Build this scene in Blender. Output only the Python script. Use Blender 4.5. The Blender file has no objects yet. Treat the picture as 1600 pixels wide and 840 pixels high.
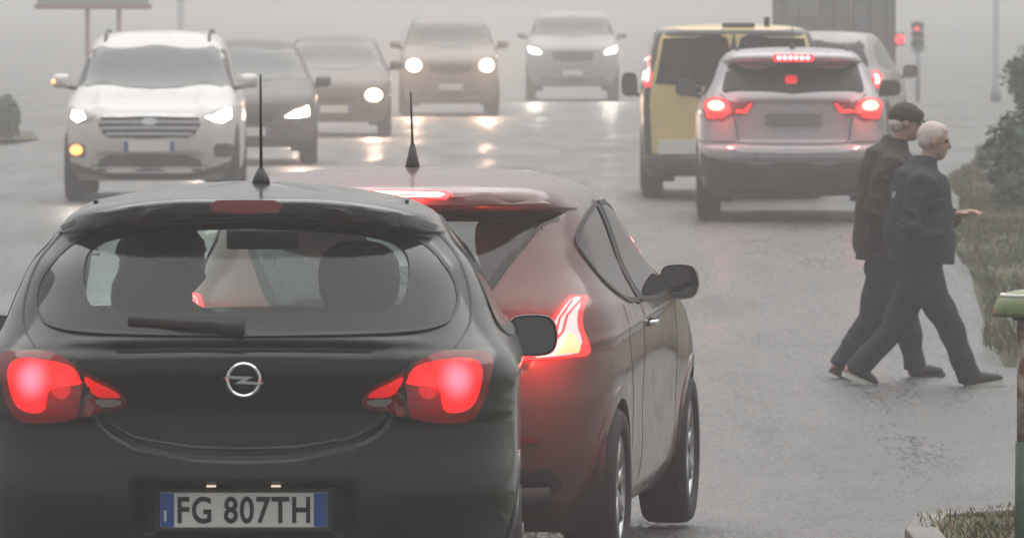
import bpy, bmesh, math, random
import numpy as np
from mathutils import Vector, Matrix
from mathutils.bvhtree import BVHTree
from mathutils.geometry import delaunay_2d_cdt
from math import radians, sin, cos, pi

random.seed(7)
rng = np.random.default_rng(7)
S = bpy.context.scene
COL = S.collection

# ------------------------------------------------------------------ camera
CAM_H = 2.08
cam_d = bpy.data.cameras.new('camera')
cam = bpy.data.objects.new('camera', cam_d)
COL.objects.link(cam)
cam_d.sensor_width = 36.0
F_PX = 11400.0                      # focal length in pixels of the 1600 px wide photograph
cam_d.lens = F_PX / 1600 * 36.0
cam_d.clip_start = 0.5
cam_d.clip_end = 6000
cam.location = (0, 0, CAM_H)
cam.rotation_euler = (radians(90) - math.atan(420 / F_PX), 0, 0)   # horizon on the upper edge
S.camera = cam
cam_d.dof.use_dof = True            # long lens focused on the two nearest cars
cam_d.dof.focus_distance = 26.0
cam_d.dof.aperture_fstop = 15.0

# ------------------------------------------------------------------ world and sun
SUN_EL, SUN_AZ = radians(72), radians(15)
world = bpy.data.worlds.new('World')
S.world = world
world.use_nodes = True
wn = world.node_tree.nodes
wl = world.node_tree.links
wn.clear()
sky = wn.new('ShaderNodeTexSky')
sky.sky_type = 'NISHITA'
sky.sun_disc = False
sky.sun_elevation = SUN_EL
sky.sun_rotation = SUN_AZ
sky.air_density = 1.0
sky.dust_density = 6.0
sky.ozone_density = 1.0
hsv = wn.new('ShaderNodeHueSaturation')
hsv.inputs['Saturation'].default_value = 0.2
bg = wn.new('ShaderNodeBackground')
bg.inputs['Strength'].default_value = 0.15
wo = wn.new('ShaderNodeOutputWorld')
gam = wn.new('ShaderNodeGamma')                 # even, overcast sky
gam.inputs['Gamma'].default_value = 0.4
wl.new(sky.outputs[0], gam.inputs['Color'])
wl.new(gam.outputs[0], hsv.inputs['Color'])
tint = wn.new('ShaderNodeMix')
tint.data_type = 'RGBA'
tint.blend_type = 'MULTIPLY'
tint.inputs['Factor'].default_value = 1.0
tint.inputs['B'].default_value = (1.0, 0.99, 0.985, 1)
wl.new(hsv.outputs[0], tint.inputs['A'])
wl.new(tint.outputs['Result'], bg.inputs['Color'])
wl.new(bg.outputs[0], wo.inputs['Surface'])
sun_d = bpy.data.lights.new('sun', 'SUN')
sun_d.energy = 1.2
sun_d.angle = radians(100)
sun_d.color = (1.0, 0.985, 0.96)
sun = bpy.data.objects.new('sun', sun_d)
COL.objects.link(sun)
sun.rotation_euler = (radians(90) - SUN_EL, 0, pi - SUN_AZ)
sun.location = (0, 0, 30)

S.view_settings.view_transform = 'Standard'
S.view_settings.look = 'None'
S.view_settings.exposure = 1.2
S.view_settings.gamma = 1.0
S.render.engine = 'CYCLES'
S.cycles.use_denoising = True
try:
    S.cycles.denoiser = 'OPENIMAGEDENOISE'
except Exception:
    pass
S.cycles.max_bounces = 10
S.cycles.transparent_max_bounces = 16
S.cycles.volume_bounces = 3
S.cycles.sample_clamp_indirect = 4.0
S.cycles.sample_clamp_direct = 0.0
S.cycles.caustics_reflective = False
S.cycles.caustics_refractive = False

HAZE_DENSITY = 0.0038


# ------------------------------------------------------------------ numeric helpers
def pchip(keys):
    k = np.array(sorted(keys), float)
    x, y = k[:, 0], k[:, 1]
    h = np.diff(x)
    d = np.diff(y) / h
    m = np.zeros_like(y)
    m[0], m[-1] = d[0], d[-1]
    for i in range(1, len(x) - 1):
        if d[i - 1] * d[i] > 0:
            w1, w2 = 2 * h[i] + h[i - 1], h[i] + 2 * h[i - 1]
            m[i] = (w1 + w2) / (w1 / d[i - 1] + w2 / d[i])

    def f(q):
        q = np.clip(np.asarray(q, float), x[0], x[-1])
        i = np.clip(np.searchsorted(x, q) - 1, 0, len(x) - 2)
        t = (q - x[i]) / h[i]
        return ((1 + 2 * t) * (1 - t) ** 2 * y[i] + t * (1 - t) ** 2 * h[i] * m[i]
                + t * t * (3 - 2 * t) * y[i + 1] + t * t * (t - 1) * h[i] * m[i + 1])
    return f


def sstep(a, b, v):
    t = np.clip((np.asarray(v, float) - a) / (b - a), 0, 1)
    return t * t * (3 - 2 * t)


def resample(P, n):
    P = np.asarray(P, float)
    s = np.concatenate([[0], np.cumsum(np.linalg.norm(np.diff(P, axis=0), axis=1))])
    q = np.linspace(0, s[-1], n)
    return np.stack([np.interp(q, s, P[:, i]) for i in range(P.shape[1])], 1)


def smooth_closed(pts, sub=6):
    """closed Catmull-Rom through the points"""
    P = np.array(pts, float)
    n = len(P)
    out = []
    for i in range(n):
        p0, p1, p2, p3 = P[i - 1], P[i], P[(i + 1) % n], P[(i + 2) % n]
        for t in np.linspace(0, 1, sub, endpoint=False):
            out.append(0.5 * (2 * p1 + (p2 - p0) * t + (2 * p0 - 5 * p1 + 4 * p2 - p3) * t * t
                              + (3 * p1 - p0 - 3 * p2 + p3) * t ** 3))
    return [tuple(p) for p in out]


def smooth_open(pts, sub=8):
    P = np.array(pts, float)
    P = np.vstack([2 * P[0] - P[1], P, 2 * P[-1] - P[-2]])
    out = []
    for i in range(1, len(P) - 2):
        p0, p1, p2, p3 = P[i - 1], P[i], P[i + 1], P[i + 2]
        for t in np.linspace(0, 1, sub, endpoint=False):
            out.append(0.5 * (2 * p1 + (p2 - p0) * t + (2 * p0 - 5 * p1 + 4 * p2 - p3) * t * t
                              + (3 * p1 - p0 - 3 * p2 + p3) * t ** 3))
    out.append(P[-2])
    return [tuple(p) for p in out]


def rrect(x0, x1, y0, y1, r, n=4):
    out = []
    for cx, cy, a0 in ((x1 - r, y1 - r, 0), (x0 + r, y1 - r, 90), (x0 + r, y0 + r, 180), (x1 - r, y0 + r, 270)):
        for k in range(n + 1):
            a = radians(a0 + 90 * k / n)
            out.append((cx + r * cos(a), cy + r * sin(a)))
    return out


def mir(pts):
    return [(-p[0], p[1]) for p in pts][::-1]


def sym(half):
    """outline given for u>=0 from top centre round to bottom centre -> whole outline"""
    return list(half) + [(-p[0], p[1]) for p in half[::-1] if abs(p[0]) > 1e-6]


def circle2(cx, cy, r, n=24):
    return [(cx + r * cos(2 * pi * k / n), cy + r * sin(2 * pi * k / n)) for k in range(n)]


def inside_many(P, poly):
    P = np.asarray(P, float)
    q = np.asarray(poly, float)
    x, y = P[:, 0], P[:, 1]
    c = np.zeros(len(P), bool)
    j = len(q) - 1
    for i in range(len(q)):
        xi, yi = q[i]
        xj, yj = q[j]
        hit = ((yi > y) != (yj > y))
        if hit.any():
            xs = (xj - xi) * (y - yi) / ((yj - yi) if yj != yi else 1e-12) + xi
            c ^= hit & (x < xs)
        j = i
    return c


def shrink(poly, d):
    """move every outline vertex inwards by d"""
    P = np.array(poly, float)
    area = 0.5 * np.sum(P[:, 0] * np.roll(P[:, 1], -1) - np.roll(P[:, 0], -1) * P[:, 1])
    sgn = 1 if area > 0 else -1
    t = np.roll(P, -1, 0) - np.roll(P, 1, 0)
    t /= np.maximum(np.linalg.norm(t, axis=1, keepdims=True), 1e-9)
    nrm = np.stack([-t[:, 1], t[:, 0]], 1) * sgn
    return [tuple(p) for p in P + nrm * d]


# ------------------------------------------------------------------ object helpers
def mesh_obj(name, verts, faces, mat, parent=None, smooth=True):
    me = bpy.data.meshes.new(name)
    me.from_pydata([tuple(map(float, v)) for v in verts], [], [tuple(int(i) for i in f) for f in faces])
    me.validate()
    if mat is not None:
        me.materials.append(mat)
    if smooth:
        me.polygons.foreach_set('use_smooth', [True] * len(me.polygons))
    o = bpy.data.objects.new(name, me)
    COL.objects.link(o)
    if parent is not None:
        o.parent = parent
    return o


def empty(name, loc=(0, 0, 0), rz=0.0):
    o = bpy.data.objects.new(name, None)
    o.empty_display_size = 0.2
    COL.objects.link(o)
    o.location = loc
    o.rotation_euler = (0, 0, rz)
    return o


def tag(o, label, cat, group=None):
    o['label'] = label
    o['category'] = cat
    if group:
        o['group'] = group
    return o


def structure(o, kind='structure', label=None, cat=None):
    o['kind'] = kind
    if label:
        o['label'] = label
    if cat:
        o['category'] = cat
    return o


class MB:
    """collects simple shapes into one mesh"""
    def __init__(self):
        self.v, self.f = [], []

    def add(self, v, f):
        b = len(self.v)
        self.v += [tuple(p) for p in v]
        self.f += [tuple(i + b for i in q) for q in f]
        return self

    def box(self, c, s, M=None, bev=0.0):
        bm = bmesh.new()
        bmesh.ops.create_cube(bm, size=1)
        bmesh.ops.scale(bm, vec=s, verts=bm.verts)
        if bev:
            bmesh.ops.bevel(bm, geom=bm.edges[:], offset=bev, segments=2, affect='EDGES', profile=0.6)
        if M is not None:
            bmesh.ops.transform(bm, matrix=M, verts=bm.verts)
        bmesh.ops.translate(bm, vec=c, verts=bm.verts)
        bm.verts.index_update()
        self.add([v.co[:] for v in bm.verts], [[v.index for v in f.verts] for f in bm.faces])
        bm.free()
        return self

    def tube(self, path, rad, seg=12, cap=True, flat=None, up=(0, 0, 1)):
        """loft of circles (or ellipses: rad as (a, b) pairs) along a path"""
        P = [Vector(p) for p in path]
        n = len(P)
        rings = []
        upv = Vector(up)
        for i in range(n):
            t = (P[min(i + 1, n - 1)] - P[max(i - 1, 0)]).normalized()
            a = upv - t * upv.dot(t)
            if a.length < 1e-3:
                a = Vector((1, 0, 0)) - t * t.x
            a.normalize()
            b = t.cross(a)
            r = rad[i] if hasattr(rad, '__len__') else rad
            ra, rb = r if hasattr(r, '__len__') else (r, r)
            rings.append([P[i] + a * (ra * cos(2 * pi * k / seg)) + b * (rb * sin(2 * pi * k / seg)) for k in range(seg)])
        v = [p for r in rings for p in r]
        f = []
        for i in range(n - 1):
            for k in range(seg):
                k2 = (k + 1) % seg
                f.append((i * seg + k, i * seg + k2, (i + 1) * seg + k2, (i + 1) * seg + k))
        if cap:
            f.append(tuple(range(seg - 1, -1, -1)))
            f.append(tuple((n - 1) * seg + k for k in range(seg)))
        return self.add(v, f)

    def ball(self, c, r, M=None, u=16, w=10):
        bm = bmesh.new()
        bmesh.ops.create_uvsphere(bm, u_segments=u, v_segments=w, radius=1)
        rr = r if hasattr(r, '__len__') else (r, r, r)
        bmesh.ops.scale(bm, vec=rr, verts=bm.verts)
        if M is not None:
            bmesh.ops.transform(bm, matrix=M, verts=bm.verts)
        bmesh.ops.translate(bm, vec=c, verts=bm.verts)
        bm.verts.index_update()
        self.add([v.co[:] for v in bm.verts], [[v.index for v in f.verts] for f in bm.faces])
        bm.free()
        return self

    def lathe(self, prof, seg=40, axis='y', c=(0, 0, 0)):
        """prof: (radius, offset along axis) pairs, closed in the profile"""
        v, f = [], []
        n = len(prof)
        for k in range(seg):
            a = 2 * pi * k / seg
            for r, h in prof:
                p = (r * cos(a), h, r * sin(a)) if axis == 'y' else (r * cos(a), r * sin(a), h)
                v.append((p[0] + c[0], p[1] + c[1], p[2] + c[2]))
        for k in range(seg):
            k2 = (k + 1) % seg
            for i in range(n - 1):
                f.append((k * n + i, k * n + i + 1, k2 * n + i + 1, k2 * n + i))
        return self.add(v, f)

    def build(self, name, mat, parent=None, smooth=True):
        return mesh_obj(name, self.v, self.f, mat, parent, smooth)

    def remeshed(self, name, mat, parent=None, voxel=0.01, smooth_it=4, noise=0.0, nscale=6.0):
        """voxel union of everything collected, smoothed: one continuous skin"""
        o = mesh_obj('temporary', self.v, self.f, None)
        m = o.modifiers.new('r', 'REMESH')
        m.mode = 'VOXEL'
        m.voxel_size = voxel
        m.use_smooth_shade = True
        s = o.modifiers.new('s', 'SMOOTH')
        s.factor = 0.5
        s.iterations = smooth_it
        bpy.context.view_layer.update()
        dg = bpy.context.evaluated_depsgraph_get()
        me = bpy.data.meshes.new_from_object(o.evaluated_get(dg))
        bpy.data.objects.remove(o)
        me.name = name
        me.materials.clear()
        me.materials.append(mat)
        n = len(me.vertices)
        if noise:
            co = np.zeros(n * 3)
            no = np.zeros(n * 3)
            me.vertices.foreach_get('co', co)
            me.vertices.foreach_get('normal', no)
            co = co.reshape(-1, 3)
            no = no.reshape(-1, 3)
            q = co * nscale
            w = (np.sin(q[:, 2] * 2.3 + 1.7 * np.sin(q[:, 0] * 1.1 + q[:, 1]) + 0.9 * np.sin(q[:, 1] * 2.9))
                 + 0.6 * np.sin(q[:, 2] * 4.7 - 2.1 * q[:, 0] + 1.3 * np.sin(q[:, 1] * 3.1)))
            co = co + no * (w * noise)[:, None]
            me.vertices.foreach_set('co', co.ravel())
        me.polygons.foreach_set('use_smooth', [True] * len(me.polygons))
        ob = bpy.data.objects.new(name, me)
        COL.objects.link(ob)
        if parent is not None:
            ob.parent = parent
        return ob


# ------------------------------------------------------------------ materials
def new_mat(name):
    m = bpy.data.materials.new(name)
    m.use_nodes = True
    nt = m.node_tree
    nt.nodes.clear()
    out = nt.nodes.new('ShaderNodeOutputMaterial')
    return m, nt, out


def principled(name, col, rough=0.5, metal=0.0, coat=0.0, spec=0.5, noise=0.0, nscale=30.0, bump=0.0, bscale=200.0,
               rough_noise=0.0, emit=None, estr=0.0, coat_rough=0.04, coat_ior=1.5):
    m, nt, out = new_mat(name)
    N, L = nt.nodes, nt.links
    p = N.new('ShaderNodeBsdfPrincipled')
    p.inputs['Base Color'].default_value = (*col, 1)
    p.inputs['Roughness'].default_value = rough
    p.inputs['Metallic'].default_value = metal
    p.inputs['Coat Weight'].default_value = coat
    p.inputs['Coat Roughness'].default_value = coat_rough
    p.inputs['Coat IOR'].default_value = coat_ior
    p.inputs['Specular IOR Level'].default_value = spec
    tc = N.new('ShaderNodeTexCoord')
    if noise or rough_noise:
        nz = N.new('ShaderNodeTexNoise')
        nz.inputs['Scale'].default_value = nscale
        nz.inputs['Detail'].default_value = 6
        nz.inputs['Roughness'].default_value = 0.65
        L.new(tc.outputs['Object'], nz.inputs['Vector'])
        if noise:
            mr = N.new('ShaderNodeMapRange')
            mr.inputs['To Min'].default_value = 1 - noise
            mr.inputs['To Max'].default_value = 1 + noise
            mr.inputs['From Min'].default_value = 0.25
            mr.inputs['From Max'].default_value = 0.75
            L.new(nz.outputs['Fac'], mr.inputs['Value'])
            mx = N.new('ShaderNodeMix')
            mx.data_type = 'RGBA'
            mx.blend_type = 'MULTIPLY'
            mx.inputs['Factor'].default_value = 1
            mx.inputs['A'].default_value = (*col, 1)
            L.new(mr.outputs['Result'], mx.inputs['B'])
            L.new(mx.outputs['Result'], p.inputs['Base Color'])
        if rough_noise:
            mr2 = N.new('ShaderNodeMapRange')
            mr2.inputs['From Min'].default_value = 0.3
            mr2.inputs['From Max'].default_value = 0.7
            mr2.inputs['To Min'].default_value = max(0.02, rough - rough_noise)
            mr2.inputs['To Max'].default_value = min(1, rough + rough_noise)
            L.new(nz.outputs['Fac'], mr2.inputs['Value'])
            L.new(mr2.outputs['Result'], p.inputs['Roughness'])
            if coat:
                mr3 = N.new('ShaderNodeMapRange')
                mr3.inputs['From Min'].default_value = 0.35
                mr3.inputs['From Max'].default_value = 0.7
                mr3.inputs['To Min'].default_value = coat_rough
                mr3.inputs['To Max'].default_value = coat_rough + 0.16
                L.new(nz.outputs['Fac'], mr3.inputs['Value'])
                L.new(mr3.outputs['Result'], p.inputs['Coat Roughness'])
    if bump:
        nb = N.new('ShaderNodeTexNoise')
        nb.inputs['Scale'].default_value = bscale
        nb.inputs['Detail'].default_value = 3
        L.new(tc.outputs['Object'], nb.inputs['Vector'])
        b = N.new('ShaderNodeBump')
        b.inputs['Strength'].default_value = bump
        b.inputs['Distance'].default_value = 0.01
        L.new(nb.outputs['Fac'], b.inputs['Height'])
        L.new(b.outputs['Normal'], p.inputs['Normal'])
    if emit is not None:
        p.inputs['Emission Color'].default_value = (*emit, 1)
        p.inputs['Emission Strength'].default_value = estr
    L.new(p.outputs[0], out.inputs['Surface'])
    return m


def paint(name, col, metal=0.4, rough=0.45, coat=0.6, spec=0.5, coat_ior=1.5):
    return principled(name, col, rough=rough, metal=metal, coat=coat, spec=spec, coat_ior=coat_ior, noise=0.10, nscale=7, rough_noise=0.12, coat_rough=0.06)


def glass_mat(name, tint=(0.93, 0.98, 0.97), refl=(1, 1, 1), haze=0.0):
    m, nt, out = new_mat(name)
    N, L = nt.nodes, nt.links
    t = N.new('ShaderNodeBsdfTransparent')
    t.inputs['Color'].default_value = (*tint, 1)
    g = N.new('ShaderNodeBsdfGlossy')
    g.inputs['Roughness'].default_value = 0.03
    g.inputs['Color'].default_value = (*refl, 1)
    lw = N.new('ShaderNodeLayerWeight')
    pw = N.new('ShaderNodeMath')
    pw.operation = 'POWER'
    pw.inputs[1].default_value = 4.5
    L.new(lw.outputs['Facing'], pw.inputs[0])
    fr = N.new('ShaderNodeMath')
    fr.operation = 'MULTIPLY_ADD'
    fr.inputs[1].default_value = 0.8
    fr.inputs[2].default_value = 0.03
    L.new(pw.outputs[0], fr.inputs[0])
    mx = N.new('ShaderNodeMixShader')
    L.new(fr.outputs[0], mx.inputs[0])
    L.new(t.outputs[0], mx.inputs[1])
    L.new(g.outputs[0], mx.inputs[2])
    last = mx
    if haze:
        d1 = N.new('ShaderNodeBsdfDiffuse')
        d1.inputs['Color'].default_value = (0.5, 0.55, 0.55, 1)
        d2 = N.new('ShaderNodeBsdfTranslucent')
        d2.inputs['Color'].default_value = (0.8, 0.85, 0.85, 1)
        d = N.new('ShaderNodeMixShader')
        L.new(d1.outputs[0], d.inputs[1])
        L.new(d2.outputs[0], d.inputs[2])
        nz = N.new('ShaderNodeTexNoise')
        nz.inputs['Scale'].default_value = 9
        tc = N.new('ShaderNodeTexCoord')
        L.new(tc.outputs['Object'], nz.inputs['Vector'])
        mu = N.new('ShaderNodeMath')
        mu.operation = 'MULTIPLY'
        mu.inputs[1].default_value = haze * 2
        L.new(nz.outputs['Fac'], mu.inputs[0])
        m2 = N.new('ShaderNodeMixShader')
        L.new(mu.outputs[0], m2.inputs[0])
        L.new(mx.outputs[0], m2.inputs[1])
        L.new(d.outputs[0], m2.inputs[2])
        last = m2
    L.new(last.outputs[0], out.inputs['Surface'])
    return m


def lamp_mat(name, centre, r_core, r_out, core_col, edge_col, s_core, s_edge, base=(0.35, 0.01, 0.01)):
    """a lit lamp: bright round the bulb, falling off to the lens edge (object space)"""
    m, nt, out = new_mat(name)
    N, L = nt.nodes, nt.links
    p = N.new('ShaderNodeBsdfPrincipled')
    p.inputs['Base Color'].default_value = (*base, 1)
    p.inputs['Roughness'].default_value = 0.12
    p.inputs['Coat Weight'].default_value = 0.6
    tc = N.new('ShaderNodeTexCoord')
    d = N.new('ShaderNodeVectorMath')
    d.operation = 'DISTANCE'
    d.inputs[1].default_value = centre
    L.new(tc.outputs['Object'], d.inputs[0])
    mr = N.new('ShaderNodeMapRange')
    mr.interpolation_type = 'SMOOTHSTEP'
    mr.inputs['From Min'].default_value = r_core
    mr.inputs['From Max'].default_value = r_out
    L.new(d.outputs['Value'], mr.inputs['Value'])
    mc = N.new('ShaderNodeMix')
    mc.data_type = 'RGBA'
    mc.inputs['A'].default_value = (*core_col, 1)
    mc.inputs['B'].default_value = (*edge_col, 1)
    L.new(mr.outputs['Result'], mc.inputs['Factor'])
    ms = N.new('ShaderNodeMix')
    ms.data_type = 'FLOAT'
    ms.inputs['A'].default_value = s_core
    ms.inputs['B'].default_value = s_edge
    L.new(mr.outputs['Result'], ms.inputs['Factor'])
    L.new(mc.outputs['Result'], p.inputs['Emission Color'])
    L.new(ms.outputs['Result'], p.inputs['Emission Strength'])
    L.new(p.outputs[0], out.inputs['Surface'])
    return m


M = {}
M['black'] = principled('black_plastic', (0.012, 0.013, 0.014), rough=0.45, bump=0.15, bscale=300)
M['grey_plastic'] = principled('grey_plastic', (0.06, 0.06, 0.06), rough=0.6, noise=0.2, bump=0.2, bscale=150)
M['trim'] = principled('cabin_trim', (0.02, 0.022, 0.024), rough=0.8, noise=0.2)
M['seat'] = principled('seat_cloth', (0.03, 0.033, 0.036), rough=0.9, noise=0.25, bump=0.3)
M['rubber'] = principled('tyre_rubber', (0.018, 0.018, 0.019), rough=0.75, noise=0.3, nscale=20, bump=0.3, bscale=120)
M['rim'] = principled('alloy', (0.45, 0.45, 0.45), rough=0.3, metal=0.9, noise=0.2, nscale=15)
M['chrome'] = principled('chrome', (0.75, 0.76, 0.78), rough=0.12, metal=1.0)
M['plate'] = principled('plate_white', (0.86, 0.84, 0.80), rough=0.4, noise=0.08, nscale=12)
M['plate_blue'] = principled('plate_blue', (0.02, 0.10, 0.36), rough=0.4)
M['letter'] = principled('plate_letter', (0.01, 0.01, 0.012), rough=0.5)
M['mirror'] = principled('mirror_glass', (0.16, 0.18, 0.18), rough=0.03, metal=1.0)
M['dark_glass'] = principled('dark_glass', (0.010, 0.013, 0.014), rough=0.06, spec=0.35)
M['glass'] = glass_mat('window_glass')
M['glass_rear'] = glass_mat('rear_window_glass', tint=(0.95, 1.0, 0.98), haze=0.02, refl=(0.5, 0.5, 0.5))
M['privacy_glass'] = principled('privacy_glass', (0.020, 0.018, 0.019), rough=0.35, spec=0.15)
M['white_mark'] = principled('white_mark', (0.75, 0.76, 0.78), rough=0.5)
M['sky_tone_glass'] = principled('sky_toned_windscreen', (0.10, 0.112, 0.115), rough=0.10, spec=0.35, noise=0.15, nscale=2)  # reflected sky put into the base colour of the oncoming windscreens
M['red_lens'] = principled('red_lens', (0.16, 0.008, 0.008), rough=0.12, coat=0.5)
M['clear_lens'] = principled('clear_lens', (0.35, 0.33, 0.32), rough=0.15, coat=0.6)
M['skin'] = principled('skin', (0.46, 0.27, 0.20), rough=0.55, noise=0.12, nscale=25)


def emis(name, col, st, base=(0.8, 0.8, 0.8)):
    return principled(name, base, rough=0.15, emit=col, estr=st, coat=0.4)


# ------------------------------------------------------------------ road level along the street (metres above datum)
ZG = pchip([(-60, -0.06), (22, -0.06), (27, -0.08), (31, -0.11), (38, -0.17), (43, -0.19), (49, -0.17), (58, -0.07), (68, 0.0), (80, 0.0), (3000, 0.0)])


def zg(y):
    return float(ZG(y))


# ------------------------------------------------------------------ car builder
class Car:
    """x forward from the rear bumper, y to the car's left, z up from the road"""
    def __init__(self, name, spec, paint_mat, loc, rz, label, cat='car', group=None, lining=False, seg=(46, 46, 34), dz=0.014):
        self.root = empty(name, loc, rz)
        tag(self.root, label, cat, group)
        self.spec, self.seg, self.dz = spec, seg, dz
        self.L = max(v for _, v in spec['xf'])
        V, F = self.grid()
        self.V, self.F = V, F
        self.bvh = BVHTree.FromPolygons([tuple(v) for v in V], F)
        self.holes = []
        self.paint = paint_mat
        self.lining = lining

    def grid(self):
        s = self.spec
        fn = {k: pchip(s[k]) for k in ('xr', 'xf', 'w')}
        for k, dflt in (('ar', 0.55), ('mr', 3.4), ('nr', 2.2), ('af', 0.6), ('mf', 3.2), ('nf', 2.2)):
            v = s.get(k, dflt)
            fn[k] = pchip(v) if isinstance(v, list) else (lambda z, v=v: v)
        z0, z1 = s['z']
        zs = list(np.arange(z0, z1, self.dz)) + [z1] + list(s.get('zextra', []))
        zs = sorted(set(round(z, 4) for z in zs))
        nr, ns, nf = self.seg
        kr, kf = s.get('taper', (0.06, 0.08))
        th = np.linspace(0, pi / 2, 90)
        rows = []
        for z in zs:
            xr, xf, w = float(fn['xr'](z)), float(fn['xf'](z)), float(fn['w'](z))
            ar, af = min(float(fn['ar'](z)), 0.48 * (xf - xr)), min(float(fn['af'](z)), 0.48 * (xf - xr))
            mr, n_r, mf, n_f = float(fn['mr'](z)), float(fn['nr'](z)), float(fn['mf'](z)), float(fn['nf'](z))
            R = np.stack([xr + ar * (1 - np.cos(th) ** (2 / n_r)), w * np.sin(th) ** (2 / mr)], 1)
            Fq = np.stack([xf - af * (1 - np.cos(th) ** (2 / n_f)), w * np.sin(th) ** (2 / mf)], 1)[::-1]
            Sd = np.stack([np.linspace(xr + ar, xf - af, 40), np.full(40, w)], 1)
            H = np.vstack([resample(R, nr), resample(Sd, ns)[1:], resample(Fq, nf)[1:]])
            xm = 0.5 * self.L
            t = np.where(H[:, 0] < xm, kr * ((xm - H[:, 0]) / xm) ** 2, kf * ((H[:, 0] - xm) / xm) ** 2)
            H[:, 1] *= 1 - t
            H[0, 1] = H[-1, 1] = 0
            rows.append(np.column_stack([H, np.full(len(H), z)]))
        G = np.array(rows)
        n = G.shape[1]
        mirror = G[:, 1:-1][:, ::-1] * np.array([1, -1, 1])
        G = np.concatenate([G, mirror], 1)
        m = G.shape[1]
        if 'sculpt' in s:
            G = s['sculpt'](G.reshape(-1, 3)).reshape(len(zs), m, 3)
        V = list(G.reshape(-1, 3))
        F = []
        for i in range(len(zs) - 1):
            for j in range(m):
                j2 = (j + 1) % m
                F.append((i * m + j, (i + 1) * m + j, (i + 1) * m + j2, i * m + j2))
        crown = s.get('crown', 0.03)
        top = G[-1]
        c = np.array([0.5 * (top[:, 0].min() + top[:, 0].max()), 0, 0])
        prev = (len(zs) - 1) * m
        for r in (0.93, 0.84, 0.72, 0.58, 0.42, 0.25, 0.1):
            ring = c + (top - c) * np.array([r, r, 1])
            ring[:, 2] = top[:, 2] + crown * (1 - r ** 2.2)
            b = len(V)
            V += list(ring)
            for j in range(m):
                j2 = (j + 1) % m
                F.append((prev + j, b + j, b + j2, prev + j2))
            prev = b
        V.append(np.array([c[0], 0, top[:, 2].mean() + crown]))
        for j in range(m):
            F.append((prev + j, len(V) - 1, prev + (j + 1) % m))
        b = len(V)
        V.append(np.array([self.L / 2, 0, zs[0]]))
        for j in range(m):
            F.append((b, j, (j + 1) % m))
        return np.array(V), F

    # rays: u runs to the viewer's right
    def ray(self, proj, u, z):
        if proj == 'R':
            o, d = Vector((-4, -u, z)), Vector((1, 0, 0))
        elif proj == 'F':
            o, d = Vector((self.L + 4, u, z)), Vector((-1, 0, 0))
        elif proj == 'S-':
            o, d = Vector((u, -4, z)), Vector((0, 1, 0))
        elif proj == 'S+':
            o, d = Vector((u, 4, z)), Vector((0, -1, 0))
        else:
            o, d = Vector((u, z, 5)), Vector((0, 0, -1))
        h = self.bvh.ray_cast(o, d)
        if h[0] is None or h[3] > 6.5:
            q = o + d * 4.3
            n = self.bvh.find_nearest(q)
            return n[0], -d, d
        return h[0], h[1] if h[1].dot(d) < 0 else -h[1], d

    def cut(self, outline, proj, inset=0.012):
        self.holes.append((shrink(outline, inset), proj))

    def cut_arch(self, xc, zc, r):
        self.holes.append((circle2(xc, zc, r, 48), 'S-'))
        self.holes.append((circle2(xc, zc, r, 48), 'S+'))

    def finish(self):
        V, F = self.V, self.F
        C = np.array([np.mean(V[list(f)], 0) for f in F])
        keep = np.ones(len(F), bool)
        for poly, proj in self.holes:
            if proj == 'R':
                ok = C[:, 0] < 0.32 * self.L
                P = np.stack([-C[:, 1], C[:, 2]], 1)
            elif proj == 'F':
                ok = C[:, 0] > 0.4 * self.L
                P = np.stack([C[:, 1], C[:, 2]], 1)
            elif proj == 'S-':
                ok = C[:, 1] < -0.3
                P = np.stack([C[:, 0], C[:, 2]], 1)
            else:
                ok = C[:, 1] > 0.3
                P = np.stack([C[:, 0], C[:, 2]], 1)
            keep &= ~(ok & inside_many(P, poly))
        Fk = [f for f, k in zip(F, keep) if k]
        self.body = mesh_obj('body', V, Fk, self.paint, self.root)
        if self.lining:
            me = self.body.data
            no = np.zeros(len(me.vertices) * 3)
            me.vertices.foreach_get('normal', no)
            no = no.reshape(-1, 3)
            Vin = V - no * 0.02
            mesh_obj('cabin_lining', Vin, Fk, M['trim'], self.root)
        return self.body

    def panel(self, name, outline, proj, mat, off=0.004, thick=0.006, inner=None, step=0.03, parent=None, smooth=True):
        out = np.array(outline, float)
        pts = [tuple(p) for p in out]
        edges = [(i, (i + 1) % len(pts)) for i in range(len(pts))]
        if inner is not None:
            b = len(pts)
            pts += [tuple(p) for p in inner]
            edges += [(b + i, b + (i + 1) % len(inner)) for i in range(len(inner))]
        x0, y0 = out.min(0)
        x1, y1 = out.max(0)
        gx, gy = np.meshgrid(np.arange(x0 + step / 2, x1, step), np.arange(y0 + step / 2, y1, step))
        G = np.stack([gx.ravel(), gy.ravel()], 1)
        if len(G):
            G = G[inside_many(G, shrink(outline, step * 0.3))]
            if inner is not None and len(G):
                G = G[~inside_many(G, shrink(inner, -step * 0.3))]
            pts += [tuple(p) for p in G]
        r = delaunay_2d_cdt([Vector(p) for p in pts], edges, [], 0, 1e-6)
        v2, f2 = r[0], r[2]
        cen = np.array([np.mean([v2[i][:] for i in f], 0) for f in f2])
        ok = inside_many(cen, outline)
        if inner is not None:
            ok &= ~inside_many(cen, inner)
        f2 = [f for f, k in zip(f2, ok) if k]
        top, bot = [], []
        for p in v2:
            h, nrm, d = self.ray(proj, p[0], p[1])
            mix = (nrm * 0.7 - d * 0.3).normalized()
            top.append(h + mix * off)
            bot.append(h + mix * (off - thick))
        n = len(top)
        cnt = {}
        for f in f2:
            for i in range(len(f)):
                e = (f[i], f[(i + 1) % len(f)])
                cnt[e] = cnt.get(e, 0) + 1
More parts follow.
